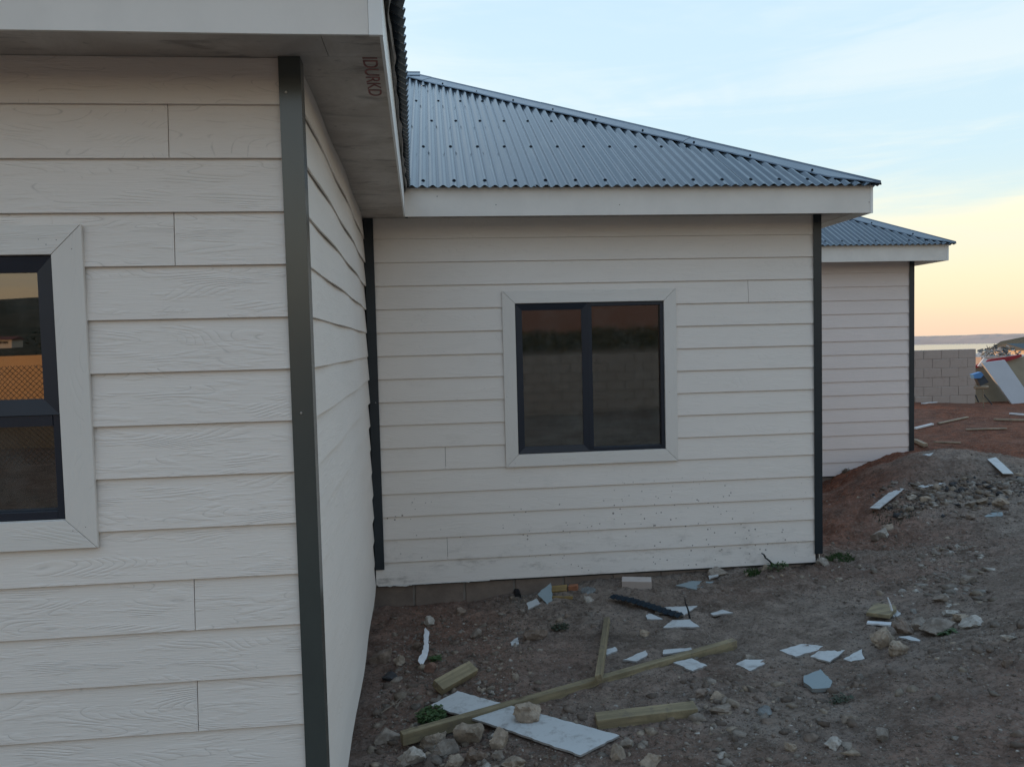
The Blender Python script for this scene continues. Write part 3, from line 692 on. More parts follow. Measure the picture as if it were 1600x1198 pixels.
def cap(parent, p0, p1, wa, wb, dza, dzb, name='ridge_cap', seed=1, taper=False):
    """folded capping along p0->p1; wa/wb plan offsets to the two flap edges, dza/dzb drops of the flaps"""
    p0 = np.array(p0, float); p1 = np.array(p1, float); L = np.linalg.norm(p1-p0); d = (p1-p0)/L
    s = 0; k = 0; r_ = random.Random(seed)
    while s < L-.05:
        e = min(s+1.75, L); mb = MB(); n = max(2, int((e-s+.08)/.045))
        ph = r_.uniform(0, 6)
        for i in range(n+1):
            a = s-.04*(k > 0)+(e-s+.04*(k > 0))*i/n; c = p0+d*a; tp_ = min(1.0, .12+a/.42) if taper else 1.0; up = .002*(k % 2)+.001
            dent = .0045*math.sin(a*5+ph)*r_.uniform(.3, 1)+r_.uniform(-.001, .001)
            wa3 = np.array([wa[0], wa[1], 0])*tp_; wb3 = np.array([wb[0], wb[1], 0])*tp_; dza_, dzb_ = dza*tp_, dzb*tp_
            for q in (c+wa3+np.array([0, 0, -dza_+.002+up+dent]), c+wa3*.93+np.array([0, 0, -dza_*.93+.009+up+dent]), c+wa3*.12+np.array([0, 0, -dza_*.12+.012+up]), c+np.array([0, 0, .022+up]),
                      c+wb3*.12+np.array([0, 0, -dzb_*.12+.012+up]), c+wb3*.93+np.array([0, 0, -dzb_*.93+.009+up-dent]), c+wb3+np.array([0, 0, -dzb_+.002+up-dent])): mb.v.append(tuple(q))
        for i in range(n):
            for j in range(6): mb.f.append((i*7+j, i*7+j+1, (i+1)*7+j+1, (i+1)*7+j))
        c = p0+d*s; o = mb.obj(name, 'cap', parent, origin=tuple(float(q) for q in c)); fix_normals(o)
        md = o.modifiers.new('gauge', 'SOLIDIFY'); md.thickness = .0015; md.offset = 0
        s = e; k += 1
Z0R = FT+.0
def hip_roof(label, xw, xe, ys, yn, t_ridge, ue=(0, 1), west_hip=False, front_a0=None, seed=1):
    r = empty('roof', (xe, ys, Z0R), house); r['label'] = label
    L = xe-xw
    roof_plane((xw, ys), (1, 0), L, (0, 1), TAN, t_ridge, Z0R, r, hip0=west_hip, hip1=True, a0=front_a0)
    ue = np.array(ue, float)/np.linalg.norm(ue); ve = np.array([-ue[1], ue[0]])
    roof_plane((xe, ys), ue, yn-ys, ve, TAN, t_ridge, Z0R, r, hip0=True, hip1=True, smp=6)
    # rear slope, plain mesh
    MB().add([(xw, yn, Z0R-.02), (xe, yn, Z0R-.02), (xe-t_ridge, yn-t_ridge, Z0R+TAN*t_ridge-.02), (xw, yn-t_ridge, Z0R+TAN*t_ridge-.02)], [(0, 1, 2, 3)]).obj('roof_sheet', 'roof', r)
    MB().add([(xw, ys, Z0R-.02), (xw, yn, Z0R-.02), (xw, yn-t_ridge, Z0R+TAN*t_ridge-.02), (xw, ys+t_ridge, Z0R+TAN*t_ridge-.02)], [(0, 1, 2, 3)]).obj('added_gable', 'dark', r)  # unseen west closure, added to keep the low sun out of the attic
    W = .155; c = W/math.sqrt(2); zt = .012
    cap(r, (xe+.002, ys-.002, Z0R+zt-.006), (xe-t_ridge, ys+t_ridge, Z0R+TAN*t_ridge+zt), (-c, -c), (c, c), TAN*c, TAN*c, seed=seed, taper=True)
    cap(r, (xe-t_ridge+.1, ys+t_ridge, Z0R+TAN*t_ridge+zt+.012), (xw, ys+t_ridge, Z0R+TAN*t_ridge+zt+.012), (0, -.14), (0, .14), TAN*.14, TAN*.14, seed=seed+5)
    return r
XCT, YCT = XCF+.034, YCF-.048
XDT, YDT = XDF+.062, YDF-.052
rC = hip_roof('middle wing hip roof of blue grey corrugated sheets', -6.0, XCT, YCT, YCT+7.3, 3.65, seed=3, front_a0=4.5)
rD = hip_roof('far wing hip roof of corrugated sheets', -5.5, XDT, YDT, YDT+7.3, 3.65, seed=4, front_a0=6.0)
uN = (B1-B0)/np.linalg.norm(B1-B0)
rN = hip_roof('near wing roof edge seen from below', -7.0, XBF0+.070, YAF-.05, 13.0, 3.4, ue=uN, seed=6)
# dark dome headed roofing screws along the purlins: on crests
def screws(r, P, u, L, v, rows, a_lo, tmax, dxn=3, nm='roof_screw'):
    mb = MB(); P = np.array(P, float); u = np.array(u, float); v = np.array(v, float)
    for t_ in rows:
        k0 = int(a_lo/.076)
        for k in range(k0, int(L/.076)):
            if (k+int(t_*7)) % dxn: continue
            a = k*.076
            if min(L-a, tmax) < t_+.10: continue
            q = P+u*a+v*t_; z = Z0R+TAN*t_+.0088; c = np.array([q[0], q[1], z]); n_ = np.array([-v[0]*TAN, -v[1]*TAN, 1]); n_ /= np.linalg.norm(n_)
            mb.tube([c-n_*.002, c+n_*.004, c+n_*.009], .0165, 8, .009)
    o = mb.obj(nm, 'cap_screw', r); o['kind'] = 'stuff'; return o
screws(rC, (-6.0, YCT), (1, 0), XCT+6.0, (0, 1), (.09, .90, 1.68, 2.42, 3.08, 3.48), 5.75, 3.6)
screws(rD, (-5.5, YDT), (1, 0), XDT+5.5, (0, 1), (.09, .80, 1.55), 8.4, 3.6)
for r, (cx, cy) in ((rC, (XCT, YCT)), (rD, (XDT, YDT))):
    mb = MB()
    for t_ in np.arange(.34, 3.6, .36):
        c = np.array([cx-t_-.075, cy+t_-.075, Z0R+TAN*(t_-.075)+.020]); mb.tube([c, c+np.array([0, -.004, .010])], .011, 7, .006)
    o = mb.obj('cap_screw', 'cap_screw', r); o['kind'] = 'stuff'
# torn underlay film hanging out between fascia and sheets
def ragged(p0, p1, out, zc, amp, seed, n=90, gate=.45):
    r_ = np.random.default_rng(seed); mb = MB(); p0 = np.array(p0, float); p1 = np.array(p1, float); o_ = np.array(out, float)
    for i in range(n+1):
        s = i/n; q = p0+(p1-p0)*s
        dn = max(.001, amp*(float(vnoise(s*9, seed*3.3, seed))-gate)*1.9)
        ou = .012+.018*float(vnoise(s*23, seed, 5+seed))
        mb.v += [(q[0]+o_[0]*.002, q[1]+o_[1]*.002, zc), (q[0]+o_[0]*ou, q[1]+o_[1]*ou, zc-dn*.5), (q[0]+o_[0]*ou*.7, q[1]+o_[1]*ou*.7, zc-dn-.002*r_.random())]
    for i in range(n):
        for k in (0, 1): mb.f.append((i*3+k, i*3+k+1, (i+1)*3+k+1, (i+1)*3+k))
    return mb
for (a, b, o_, amp, sd_) in (((XBF1+.02, YCF), (XCF-.02, YCF), (0, -1), .030, 3), ((XBF0, YAF+.02), (XBF1, YCF), (1, 0), .060, 5), ((XCF, YDF), (XDF, YDF), (0, -1), .022, 8)):
    x = ragged(a, b, o_, FT+.004, amp, sd_).obj('underlay_film', 'underlay', house, origin=(a[0], a[1], FT)); x.modifiers.new('s', 'SOLIDIFY').thickness = .0006
# foundation blocks below the cladding
fnd = empty('foundation', (XC0, YC+.02, ZB-.4), house); fnd['label'] = 'rough brown block foundation under the cladding'
MB().box((XC0+.0, YC+.045, ZB-.5), (XC2-.02, YC+.12, ZB-.021)).obj('mortar_bed', 'mortar', fnd)
for row in range(2):
    x = XC0-.1+.2*row
    while x < XC2-.03:
        a, b = max(x, XC0-.04), min(x+.388, XC2-.025); zt = ZB-.006-.2*row
        if b-a > .04:
            o = MB().box((a+.003, YC+.030+random.uniform(0, .006), zt-.192), (b-.003, YC+.10, zt)).obj('block', 'block_red', fnd, origin=(a, YC, zt)); bevel(o, .005)
        x += .4
x = YA+.05; 
while x < YC-.05:
    b = min(x+.39, YC-.02); f_ = (x-YA)/(YC-YA); xx = float(B0[0]+(B1[0]-B0[0])*f_)-.026
    for row in range(2):
        o = MB().box((xx-.10, x+.003, ZB-.196-.2*row), (xx+random.uniform(-.004, .003), b-.003, ZB-.006-.2*row)).obj('block', 'block_red', fnd, origin=(xx, x, ZB)); bevel(o, .005)
    x += .4
MB().box((-6.5, YA+.02, ZB-.45), (XA_FACE-.03, YA+.1, ZB-.005)).obj('block', 'block_red', fnd)
MB().box((XC2-.1, YC+.03, ZB-.45), (XC2-.02, YD, ZB-.021)).box((XC2-.1, YD+.03, ZB-.45), (XD2-.02, YD+.1, ZB-.021)).obj('block', 'block_red', fnd)
# ragged pale foam/paper edge under the lowest board, left part
mb = MB(); xs = np.arange(-.52, .36, .006)
for x in xs: mb.v += [(x, YC-.001, ZB+.001), (x, YC-.003, ZB-.004-.016*max(0, float(fbm(x, 1.0, 26, 4, 71)))), (x, YC+.004, ZB-.003)]
for i in range(len(xs)-1):
    for k in (0, 1): mb.f.append((i*3+k, i*3+k+1, (i+1)*3+k+1, (i+1)*3+k))
mb.obj('torn_edge', 'core', wallC, origin=(-.5, YC, ZB))
# black pipe stub in the foundation, black cable and membrane by the corner
q = on_y((808, 925), YC+.01)
mb = MB(); mb.tube([(q[0], YC+.04, q[2]), (q[0], YC-.05, q[2]-.01)], .026, 14); ps = mb.obj('pipe_stub', 'black', fnd)
def through(pts, Y): return [on_y(p_, Y) for p_ in pts]
o = MB().tube(through([(1190, 864), (1193.5, 866), (1196, 871), (1202, 875.5), (1205, 879), (1206, 884), (1214, 886), (1222, 890), (1228, 896)], YC-.03), .006, 6, .011).obj('black_cable', 'black', None)
tag(o, 'short black cable poking out from under the cladding near the corner trim', 'cable')
pl = through([(1263, 877), (1282, 875), (1286, 884), (1280, 888), (1272, 885)], YC+.01)
o = MB().prism(pl, (0, .04, 0)).obj('plastic_flap', 'black', None); fix_normals(o); tag(o, 'black plastic flap under the cladding corner by the dark trim', 'plastic sheet')

# ------------------------------------------------------------------ stones
def ico(sub):
    bm = bmesh.new(); bmesh.ops.create_icosphere(bm, subdivisions=sub, radius=1)
    v = np.array([x.co[:] for x in bm.verts]); f = [tuple(q.index for q in p.verts) for p in bm.faces]; bm.free(); return v, f
ICO1, ICO2, ICO3 = ico(2), ico(2), ico(4)
ICO0 = ico(1)
TINTS = {'tan': (.33, .265, .20), 'grey': (.26, .218, .178), 'brown': (.20, .15, .115), 'dark': (.055, .055, .058), 'pale': (.42, .38, .33), 'blue': (.22, .235, .235), 'red': (.18, .10, .07)}
def rock_shape(base, r, planes=9, rough=.05):
    v, f = base; n = r.normal(size=(planes, 3)); n /= np.linalg.norm(n, axis=1)[:, None]; d = r.uniform(.38, .92, planes)
    dot = v@n.T; rad = np.min(np.where(dot > .05, d[None]/np.maximum(dot, .05), 1.15), axis=1); rad = np.minimum(rad, 1.15)
    o = v*rad[:, None]
    if rough and len(v) > 100:
        ph = r.uniform(0, 90, 3)
        for fr, am in ((2.3, 1.0), (5, .7), (11, .45), (21, .28)):
            nn = vnoise(o[:, 0]*fr+ph[0], o[:, 1]*fr+ph[1], 3)+vnoise(o[:, 1]*fr+ph[1], o[:, 2]*fr+ph[2], 7)+vnoise(o[:, 2]*fr+ph[2], o[:, 0]*fr+ph[0], 9)-1.5
            o = o*(1+rough*am*nn[:, None])
    return o
def set_tint(me, cols):
    a = me.color_attributes.new('tint', 'FLOAT_COLOR', 'POINT'); a.data.foreach_set('color', np.c_[cols, np.ones(len(cols))].ravel().astype(np.float32))
# (px, py, half width px, half height px, tint, label)
ROCKS = [
 (601, 1150, 21, 13, 'grey', 'flat topped grey stone against the side wall near the timber end'),
 (609, 1057, 13, 10, 'dark', 'smooth dark round stone beside the side wall'),
 (626, 1034, 10, 9, 'tan', 'knobbly tan stone just above the dark round stone'),
 (600, 1026, 19, 12, 'brown', 'broad earth brown stone by the side wall above the dark stone'),
 (832, 1120, 23, 17, 'tan', 'lumpy tan stone lying on the long white board'),
 (731, 1148, 25, 20, 'tan', 'large pointed tan stone under the long timber, left of the white board'),
 (782, 1158, 16, 15, 'tan', 'round tan stone touching the lower edge of the white board'),
 (682, 1157, 21, 13, 'tan', 'low tan stone just under the long timber end'),
 (646, 1182, 25, 19, 'pale', 'biggest pale stone at the picture bottom by the side wall'),
 (697, 1170, 21, 12, 'grey', 'grey stone between the pale big stone and the pointed tan one'),
 (746, 1182, 18, 12, 'brown', 'brown stone at the bottom below the pointed tan stone'),
 (776, 1181, 10, 8, 'grey', 'small round grey stone right of the brown bottom stone'),
 (710, 1192, 14, 9, 'tan', 'tan stone cut by the picture edge below the grey stone'),
 (806, 1192, 20, 9, 'tan', 'flat tan stone at the picture edge below the white board'),
 (670, 974, 9, 8, 'pale', 'small pale stone in front of the foundation above the serrated strip'),
 (833, 993, 20, 12, 'brown', 'brown boulder half sunk among gravel below the blue green offcut'),
 (745, 991, 9, 8, 'grey', 'small grey stone left of the sunk brown boulder'),
 (719, 958, 9, 7, 'brown', 'small brown stone on the bank by the foundation'),
 (651, 1011, 8, 8, 'brown', 'little brown stone left of the serrated strip'),
 (671, 1046, 10, 8, 'red', 'reddish stone between the serrated strip and the short timber'),
 (1120, 896, 18, 9, 'grey', 'grey stone against the foundation behind the grey green offcut'),
 (1197, 890, 9, 6, 'tan', 'small tan stone at the wall base under the black cable'),
 (920, 924, 12, 6, 'blue', 'bluish grey broken stone in front of the foundation'),
 (919, 940, 9, 6, 'pale', 'pale flat stone beside the bluish stone'),
 (1118, 1091, 14, 9, 'tan', 'tan stone just beyond the end of the thick short timber'),
 (1096, 1086, 11, 7, 'brown', 'brown stone touching the end of the thick short timber'),
 (1129, 1110, 20, 10, 'grey', 'low grey mound of stone right of the thick short timber'),
 (1196, 1112, 13, 8, 'blue', 'bluish pale stone by the middle of the path'),
 (1173, 1028, 9, 4, 'grey', 'flat grey stone above the pointed white offcut'),
 (981, 1162, 12, 10, 'grey', 'grey stone at the right tip of the long white board'),
 (965, 1181, 13, 13, 'tan', 'squared tan stone near the picture bottom below the board tip'),
 (1021, 1187, 19, 12, 'tan', 'wide tan stone at the bottom, right of the squared one'),
 (1129, 1180, 8, 5, 'pale', 'small pale stone alone near the picture bottom'),
 (1006, 992, 8, 7, 'tan', 'small tan stone in the red patch by the upright timber'),
 (1381.6, 1002, 20, 16, 'tan', 'rounded tan stone with a pale chip in the stone cluster'),
 (1412, 984, 17, 16, 'brown', 'upright brown stone behind the rounded tan one'),
 (1407, 1018, 15, 12, 'tan', 'broken tan stone at the front of the cluster'),
 (1438, 985, 14, 11, 'grey', 'grey stone between the brown and the big flat grey one'),
 (1465, 984, 26, 14, 'grey', 'big flat sided grey stone at the right of the cluster'),
 (1524, 973, 24, 9, 'pale', 'long pale slab of stone right of the big grey stone'),
 (1483, 957, 18, 7, 'pale', 'thin pale slab behind the big grey stone'),
 (1500, 968, 14, 8, 'tan', 'tan stone under the thin pale slabs'),
 (1470, 943, 10, 7, 'grey', 'small grey stone at the head of the slab trail'),
 (1514, 907, 14, 7, 'grey', 'lone grey stone on the bank above the slabs'),
 (1380, 839, 12, 9, 'pale', 'pale stone in the hollow behind the house corner'),
 (1384, 829, 9, 7, 'tan', 'tan stone resting behind the pale one in the hollow'),
 (1366, 845, 8, 6, 'brown', 'brown stone at the left of the two in the hollow'),
 (1425, 780, 7, 5, 'pale', 'pale stone at the top end of the white plank on the mound'),
 (1447, 783, 8, 5, 'tan', 'tan stone behind the white plank on the mound'),
 (1538, 783, 11, 7, 'tan', 'tan boulder in the rubble band on the right'),
 (1563, 780, 14, 7, 'grey', 'grey boulder in the rubble band on the right'),
 (1568, 791, 13, 6, 'tan', 'low tan boulder in front of the grey one in the rubble band'),
 (1576, 771, 8, 5, 'pale', 'pale stone behind the rubble band boulders'),
 (1517, 787, 10, 6, 'grey', 'dark grey stone in the middle of the rubble band'),
 (1515, 810, 9, 5, 'brown', 'brown stone just below the rubble band'),
 (1577, 1001, 11, 5, 'pale', 'pale stone on the bare bank near the right edge'),
 (1573, 1038, 10, 6, 'brown', 'brown stone on the bare bank below the pale one'),
 (1330, 1127, 12, 9, 'grey', 'grey stone low in the dug earth right of the path'),
 (1380, 1150, 14, 9, 'grey', 'larger grey stone near the bottom right of the path'),
 (1300, 1165, 13, 8, 'pale', 'pale stone near the bottom, right of centre'),
 (1235, 1170, 9, 6, 'tan', 'tan stone near the bottom edge, right of centre'),
 (1285, 884, 9, 8, 'pale', 'crumbled pale stone at the foot of the dark corner trim'),
]
def px_size(p): return float(np.dot(p, _f))/F_PX
for i, (px, py, a, b, tn, lab) in enumerate(ROCKS):
    r = np.random.default_rng(100+i); p = hit(px, py+b*.55); k = px_size(p)
    v = rock_shape(ICO3, r, 12, .16 if tn in ('tan', 'pale', 'brown') else .08); ext = v.max(0)-v.min(0); v = v/ext*2
    v = v*np.array([a*k, a*k*r.uniform(.7, .95), b*k*1.12])[None]
    me = bpy.data.meshes.new('stone'); me.from_pydata([tuple(q) for q in v], [], ICO3[1]); me.update()
    base = np.array(TINTS[tn]); set_tint(me, np.tile(base*r.uniform(.85, 1.12), (len(v), 1))); me.materials.append(M['rock'])
    me.polygons.foreach_set('use_smooth', [True]*len(me.polygons))
    try: me.set_sharp_from_angle(angle=math.radians(32))
    except Exception: pass
    o = bpy.data.objects.new('stone', me); COL.objects.link(o)
    zg = float(ground_full(np.array([p[0]]), np.array([p[1]]))[0]); o.location = (p[0], p[1], zg+b*k*.42)
    if i == 4: o.location.z += .035
    tag(o, lab, 'stone', 'loose stones on the dirt')
# gravel and small rubble: nobody could count it
KEEP = []
def inside(xy, poly):
    x, y = xy[:, 0], xy[:, 1]; c = np.zeros(len(x), bool); n = len(poly)
    for i in range(n):
        x0, y0 = poly[i]; x1, y1 = poly[(i+1) % n]
        if y0 == y1: continue
        c ^= ((y0 > y) != (y1 > y)) & (x < (x1-x0)*(y-y0)/(y1-y0)+x0)
    return c
def scatter(name, n, sampler, size, label, seed, tints, flat=.7, base=ICO1, pw=3.0):
    r = np.random.default_rng(seed); VV = []; FF = []; CC = []; off = 0
    shapes = [rock_shape(base, r, 7, 0) for _ in range(24)]; fb = np.array(base[1]); nv = len(base[0])
    xy = sampler(r, n)
    for pl in KEEP: xy = xy[~inside(xy, pl)]
    z = ground_full(xy[:, 0], xy[:, 1])
    for i in range(len(xy)):
        s = size[0]+(size[1]-size[0])*r.random()**pw
        v = shapes[r.integers(24)]; an = r.uniform(0, 6.28); c, s_ = math.cos(an), math.sin(an)
        q = (v+r.normal(0, .07 if nv > 20 else .16, v.shape))*np.array([s, s*r.uniform(.55, 1), s*flat*r.uniform(.6, 1.1)]); q = np.stack([q[:, 0]*c-q[:, 1]*s_, q[:, 0]*s_+q[:, 1]*c, q[:, 2]], -1)
        VV.append(q+np.array([xy[i, 0], xy[i, 1], z[i]-s*.06])); FF.append(fb+off); off += nv
        CC.append(np.tile(np.array(TINTS[tints[r.integers(len(tints))]])*r.uniform(.5, 1.0), (nv, 1)))
    VV = np.concatenate(VV); FF = np.concatenate(FF); CC = np.concatenate(CC)
    me = bpy.data.meshes.new(name); me.vertices.add(len(VV)); me.vertices.foreach_set('co', VV.ravel().astype(np.float32))
    me.loops.add(FF.size); me.loops.foreach_set('vertex_index', FF.ravel().astype(np.int32)); me.polygons.add(len(FF))
    me.polygons.foreach_set('loop_start', (np.arange(len(FF))*3).astype(np.int32)); me.polygons.foreach_set('loop_total', np.full(len(FF), 3, np.int32))
    me.update(); set_tint(me, CC); me.materials.append(M['rock'])
    o = bpy.data.objects.new(name, me); COL.objects.link(o); tag(o, label, kind='stuff'); return o
def reject(r, n, x0, x1, y0, y1, dens):
    out = np.zeros((0, 2))
    while len(out) < n:
        q = np.c_[r.uniform(x0, x1, n*3), r.uniform(y0, y1, n*3)]
        ok = r.random(len(q)) < dens(q[:, 0], q[:, 1]); ok &= ~((q[:, 0] < 3.2) & (q[:, 1] > YC-.02)) & ~((q[:, 0] < -.40) & (q[:, 1] > 2.5))& ~((q[:, 0] < 6.4) & (q[:, 1] > YD-.02))
        out = np.r_[out, q[ok]]
    return out[:n]
def dens_all(x, y):
    d = .10+.9*np.clip(fbm(x, y, 1.4, 4, 90)*1.6+.1, 0, 1)
    d = d+1.3*blob(x, y, .25, 5.0, .55, .5)+1.0*blob(x, y, -.1, 3.9, .4, 1.0)+1.2*blob(x, y, .6, 3.2, .9, .45)+.9*blob(x, y, 1.7, 3.7, .7, .4)+.8*blob(x, y, 2.9, 5.0, .35, .9)
    path = blob(x, y, 1.9, 4.9, 1.3, .8)+.75*blob(x, y, 4.6, 3.2, 1.8, 2.4); return np.clip(d*(1-.9*np.clip(path, 0, 1)), 0, 1)*np.clip(4.2/np.maximum(y, 1.5), 0, 1)
# ------------------------------------------------------------------ offcuts of cladding board
def slab(name, pts, label, cat, mat='offcut', th=.010, lift=.008, jag=.0055, group=None, seed=0, tilt=None):
    P = np.array([hit(*q) for q in pts]); c = P.mean(0)
    A = np.c_[P[:, 0]-c[0], P[:, 1]-c[1], np.ones(len(P))]; co = np.linalg.lstsq(A, P[:, 2], rcond=None)[0] if len(P) > 3 else np.linalg.solve(A, P[:, 2])
    co[:2] = np.clip(co[:2]*.8, -.35, .35); KEEP.append([c[:2]+(q[:2]-c[:2])*1.04 for q in P])
    if tilt: co[0] += tilt[0]; co[1] += tilt[1]
    zf = lambda x, y: co[0]*(x-c[0])+co[1]*(y-c[1])+c[2]+lift
    r = random.Random(seed); out = []
    for i in range(len(P)):
        a, b = P[i], P[(i+1) % len(P)]; L = np.linalg.norm(b-a); n = max(1, int(L/.024))
        for j in range(n):
            q = a+(b-a)*j/n
            if j: q = q+np.array([r.uniform(-jag, jag), r.uniform(-jag, jag), 0])
            out.append((q[0], q[1], zf(q[0], q[1])))
    o = MB().prism(out, (0, 0, th)).obj(name, mat, None, origin=(float(c[0]), float(c[1]), float(c[2]))); fix_normals(o)
    tag(o, label, cat, group); return o
G = 'white board offcuts strewn on the ground'
slab('board_offcut', [(673, 1113), (715, 1089), (968, 1156), (907, 1187), (800, 1152)], 'longest white board offcut lying under the timber, stone on top', 'board', lift=.022, jag=.004, group=G, seed=1)
OFF = [([(1218, 1021.6), (1252, 1011), (1296, 1014), (1243, 1031)], 'leftmost of three white offcuts in a row on the path, widest of them'),
 ([(1265.7, 1032), (1278.7, 1023), (1321, 1019.5), (1297, 1039)], 'middle one of three white offcuts in a row on the path'),
 ([(1317.6, 1035.5), (1347, 1019), (1351, 1033.7), (1330, 1039)], 'rightmost of three white offcuts in a row, a small triangle'),
 ([(1149.8, 1043), (1164.7, 1035.7), (1209.6, 1035.7), (1172, 1052.7)], 'pointed white offcut right of the long timber end'),
 ([(1052, 1040.7), (1081, 1033.6), (1105, 1044.7), (1082.6, 1052.7)], 'grey stained white offcut just below the long timber'),
 ([(973, 1035.7), (1009, 1020.8), (1012, 1028), (994.5, 1038)], 'white offcut between the upright timber and the long one'),
 ([(1036.9, 1020), (1079.6, 1016.5), (1081, 1021), (1036, 1026.7)], 'thin white strip offcut tucked behind the long timber'),
 ([(944, 1021), (961, 1015), (965, 1020.8), (948, 1027.6)], 'small white offcut touching the upright timber'),
 ([(1110, 963), (1129, 956.5), (1146, 961), (1114, 965.5)], 'little white triangle offcut right of the dark flashing'),
 ([(1036, 985), (1051, 973), (1078, 972), (1093.6, 984)], 'white offcut in front of the dark flashing end'),
 ([(1023.7, 961), (1039, 952), (1090, 950.5), (1069, 965.5)], 'white offcut under the black strap beside the flashing'),
 ([(1008, 963), (1018, 963), (1036, 971.5), (1011, 971.5)], 'small white offcut at the left of the dark flashing end'),
 ([(1106.5, 907), (1115.5, 900.6), (1123, 905.7), (1108, 911)], 'small white chip on the grey green offcut by the foundation'),
 ([(823, 946), (838.8, 938.6), (844.7, 946), (825, 956)], 'white square offcut beside the blue green triangle'),
 ([(797.5, 1008), (810.4, 1000), (809.8, 1011), (799, 1012.7)], 'small pale offcut below the sunk brown boulder'),
 ([(1427.9, 762), (1451.5, 756), (1477, 756.8), (1442.5, 765)], 'white flat offcut at the foot of the mound'),
 ([(1441, 713), (1459, 709), (1452.6, 715)], 'small white triangle offcut near the crest of the mound'),
 ([(1388, 956), (1392, 948), (1407, 964), (1401, 968)], 'crumpled white offcut on top of the stone cluster')]
for i, (pts, lab) in enumerate(OFF): slab('board_offcut', pts, lab, 'board', group=G, seed=10+i, lift=.012 if i != 12 else .028)
slab('board_offcut', [(1055.7, 918), (1081, 910.5), (1120, 911.7), (1088.6, 924)], 'grey green board offcut close to the foundation', 'board', 'offcut_blue', seed=40)
slab('board_offcut', [(840, 938.6), (861, 929.6), (865.7, 946.7)], 'blue green triangular offcut leaning near the foundation', 'board', 'offcut_blue', seed=41, tilt=(0, .5), lift=.03)
slab('board_offcut', [(1256, 1063), (1282, 1054), (1299.5, 1069), (1297, 1082), (1269, 1084), (1256, 1073)], 'irregular grey blue slab below the three white offcuts', 'board', 'offcut_blue', th=.02, seed=42)
slab('board_offcut', [(1536, 811), (1550, 803), (1566, 802), (1567, 808)], 'blue grey scrap below the rubble band', 'board', 'offcut_blue', seed=43)
slab('board_plank', [(1359, 804), (1398.6, 767.6), (1413, 769), (1374, 805)], 'white plank sloping down the near side of the mound', 'board', jag=.001, lift=.05, seed=44)
slab('board_plank', [(1542.6, 723), (1556, 720.8), (1583.8, 749), (1567, 750)], 'white plank lying on the right shoulder of the mound', 'board', jag=.001, lift=.05, seed=45)
# tan plank on the stones of the cluster, with pale strips
slab('wooden_offcut', [(1353.5, 972), (1366.5, 956.8), (1397, 959), (1401, 964), (1390, 976)], 'tan wooden slab lying on the stone cluster', 'wood', 'wood', th=.022, lift=.04, jag=.001, seed=46)
slab('white_strip', [(1354, 981), (1356, 977), (1393, 978), (1392, 983)], 'narrow white strip under the tan wooden slab', 'strip', 'white_plastic', th=.01, lift=.02, seed=47)
slab('white_strip', [(1403, 1003), (1420, 1001), (1438, 1007), (1437, 1010)], 'pale strip poking out behind the front cluster stones', 'strip', 'offcut', lift=.02, seed=48)
p = hit(1396, 968); k = px_size(p)
a = p+np.array([0, 0, .02]); b = a-R_*9*k+U_*30*k
o = MB().tube([a, a*.4+b*.6+np.array([.003, 0, 0]), b], .008, 4, .004).obj('white_strip', 'white_plastic', None); tag(o, 'bent white strip standing up out of the stone cluster', 'strip')

# ------------------------------------------------------------------ timbers
def timber(a, b, w_, h_, mat, label, name='timber', cat='timber', roll=0.0):
    a = np.array(a, float); b = np.array(b, float); L = np.linalg.norm(b-a)
    o = MB().box((-L/2, -w_/2, -h_/2), (L/2, w_/2, h_/2)).obj(name, mat); bevel(o, .003)
    d = Vector((b-a)/L); z = Vector((0, 0, 1)); y = z.cross(d).normalized(); z2 = d.cross(y)
    m4 = Matrix((d, y, z2)).transposed().to_4x4() @ Matrix.Rotation(roll, 4, 'X'); m4.translation = Vector((a+b)/2); o.matrix_world = m4
    tag(o, label, cat, 'pieces of sawn timber'); return o
up = lambda p_, z: np.array([p_[0], p_[1], p_[2]+z])
timber(up(hit(628, 1170), .054), up(hit(1148, 1013), .030), .045, .060, 'wood', 'long green tinted timber lying across the white board')
timber(up(hit(949, 972), .020), up(hit(936, 1080), .075), .036, .036, 'wood', 'timber pointing away from the viewer, its near end on the long one', roll=.25)
timber(up(hit(932, 1136), .026), up(hit(1088, 1119), .030), .085, .062, 'wood', 'thick short timber block lying right of the long white board')
timber(up(hit(684, 1086), .045), up(hit(739, 1056), .050), .082, .045, 'wood', 'short flat timber leaning near the side wall beside the white board', roll=.45)
timber(up(hit(862, 926), .02), up(hit(886, 924), .02), .09, .035, 'wood_yellow', 'short yellow timber stub by the foundation', roll=.2)
timber(up(hit(861, 936), .014), up(hit(895, 936), .014), .03, .02, 'wood_yellow', 'thin yellow batten in front of the yellow stub')
timber(up(hit(1430, 692), .04), up(hit(1446, 702), .06), .06, .05, 'wood_pale', 'pale timber stub just behind the mound beside the far wing')
o = timber(up(hit(889, 922), .02), up(hit(903, 921), .02), .06, .04, 'brick', 'broken orange brick right of the yellow timber stub', 'brick_piece', 'brick'); del o['group']
o = timber(up(hit(972, 918), .035), up(hit(1018, 919), .035), .12, .075, 'block', 'broken grey concrete block lying by the foundation', 'concrete_block', 'block'); del o['group']; bevel(o, .012)
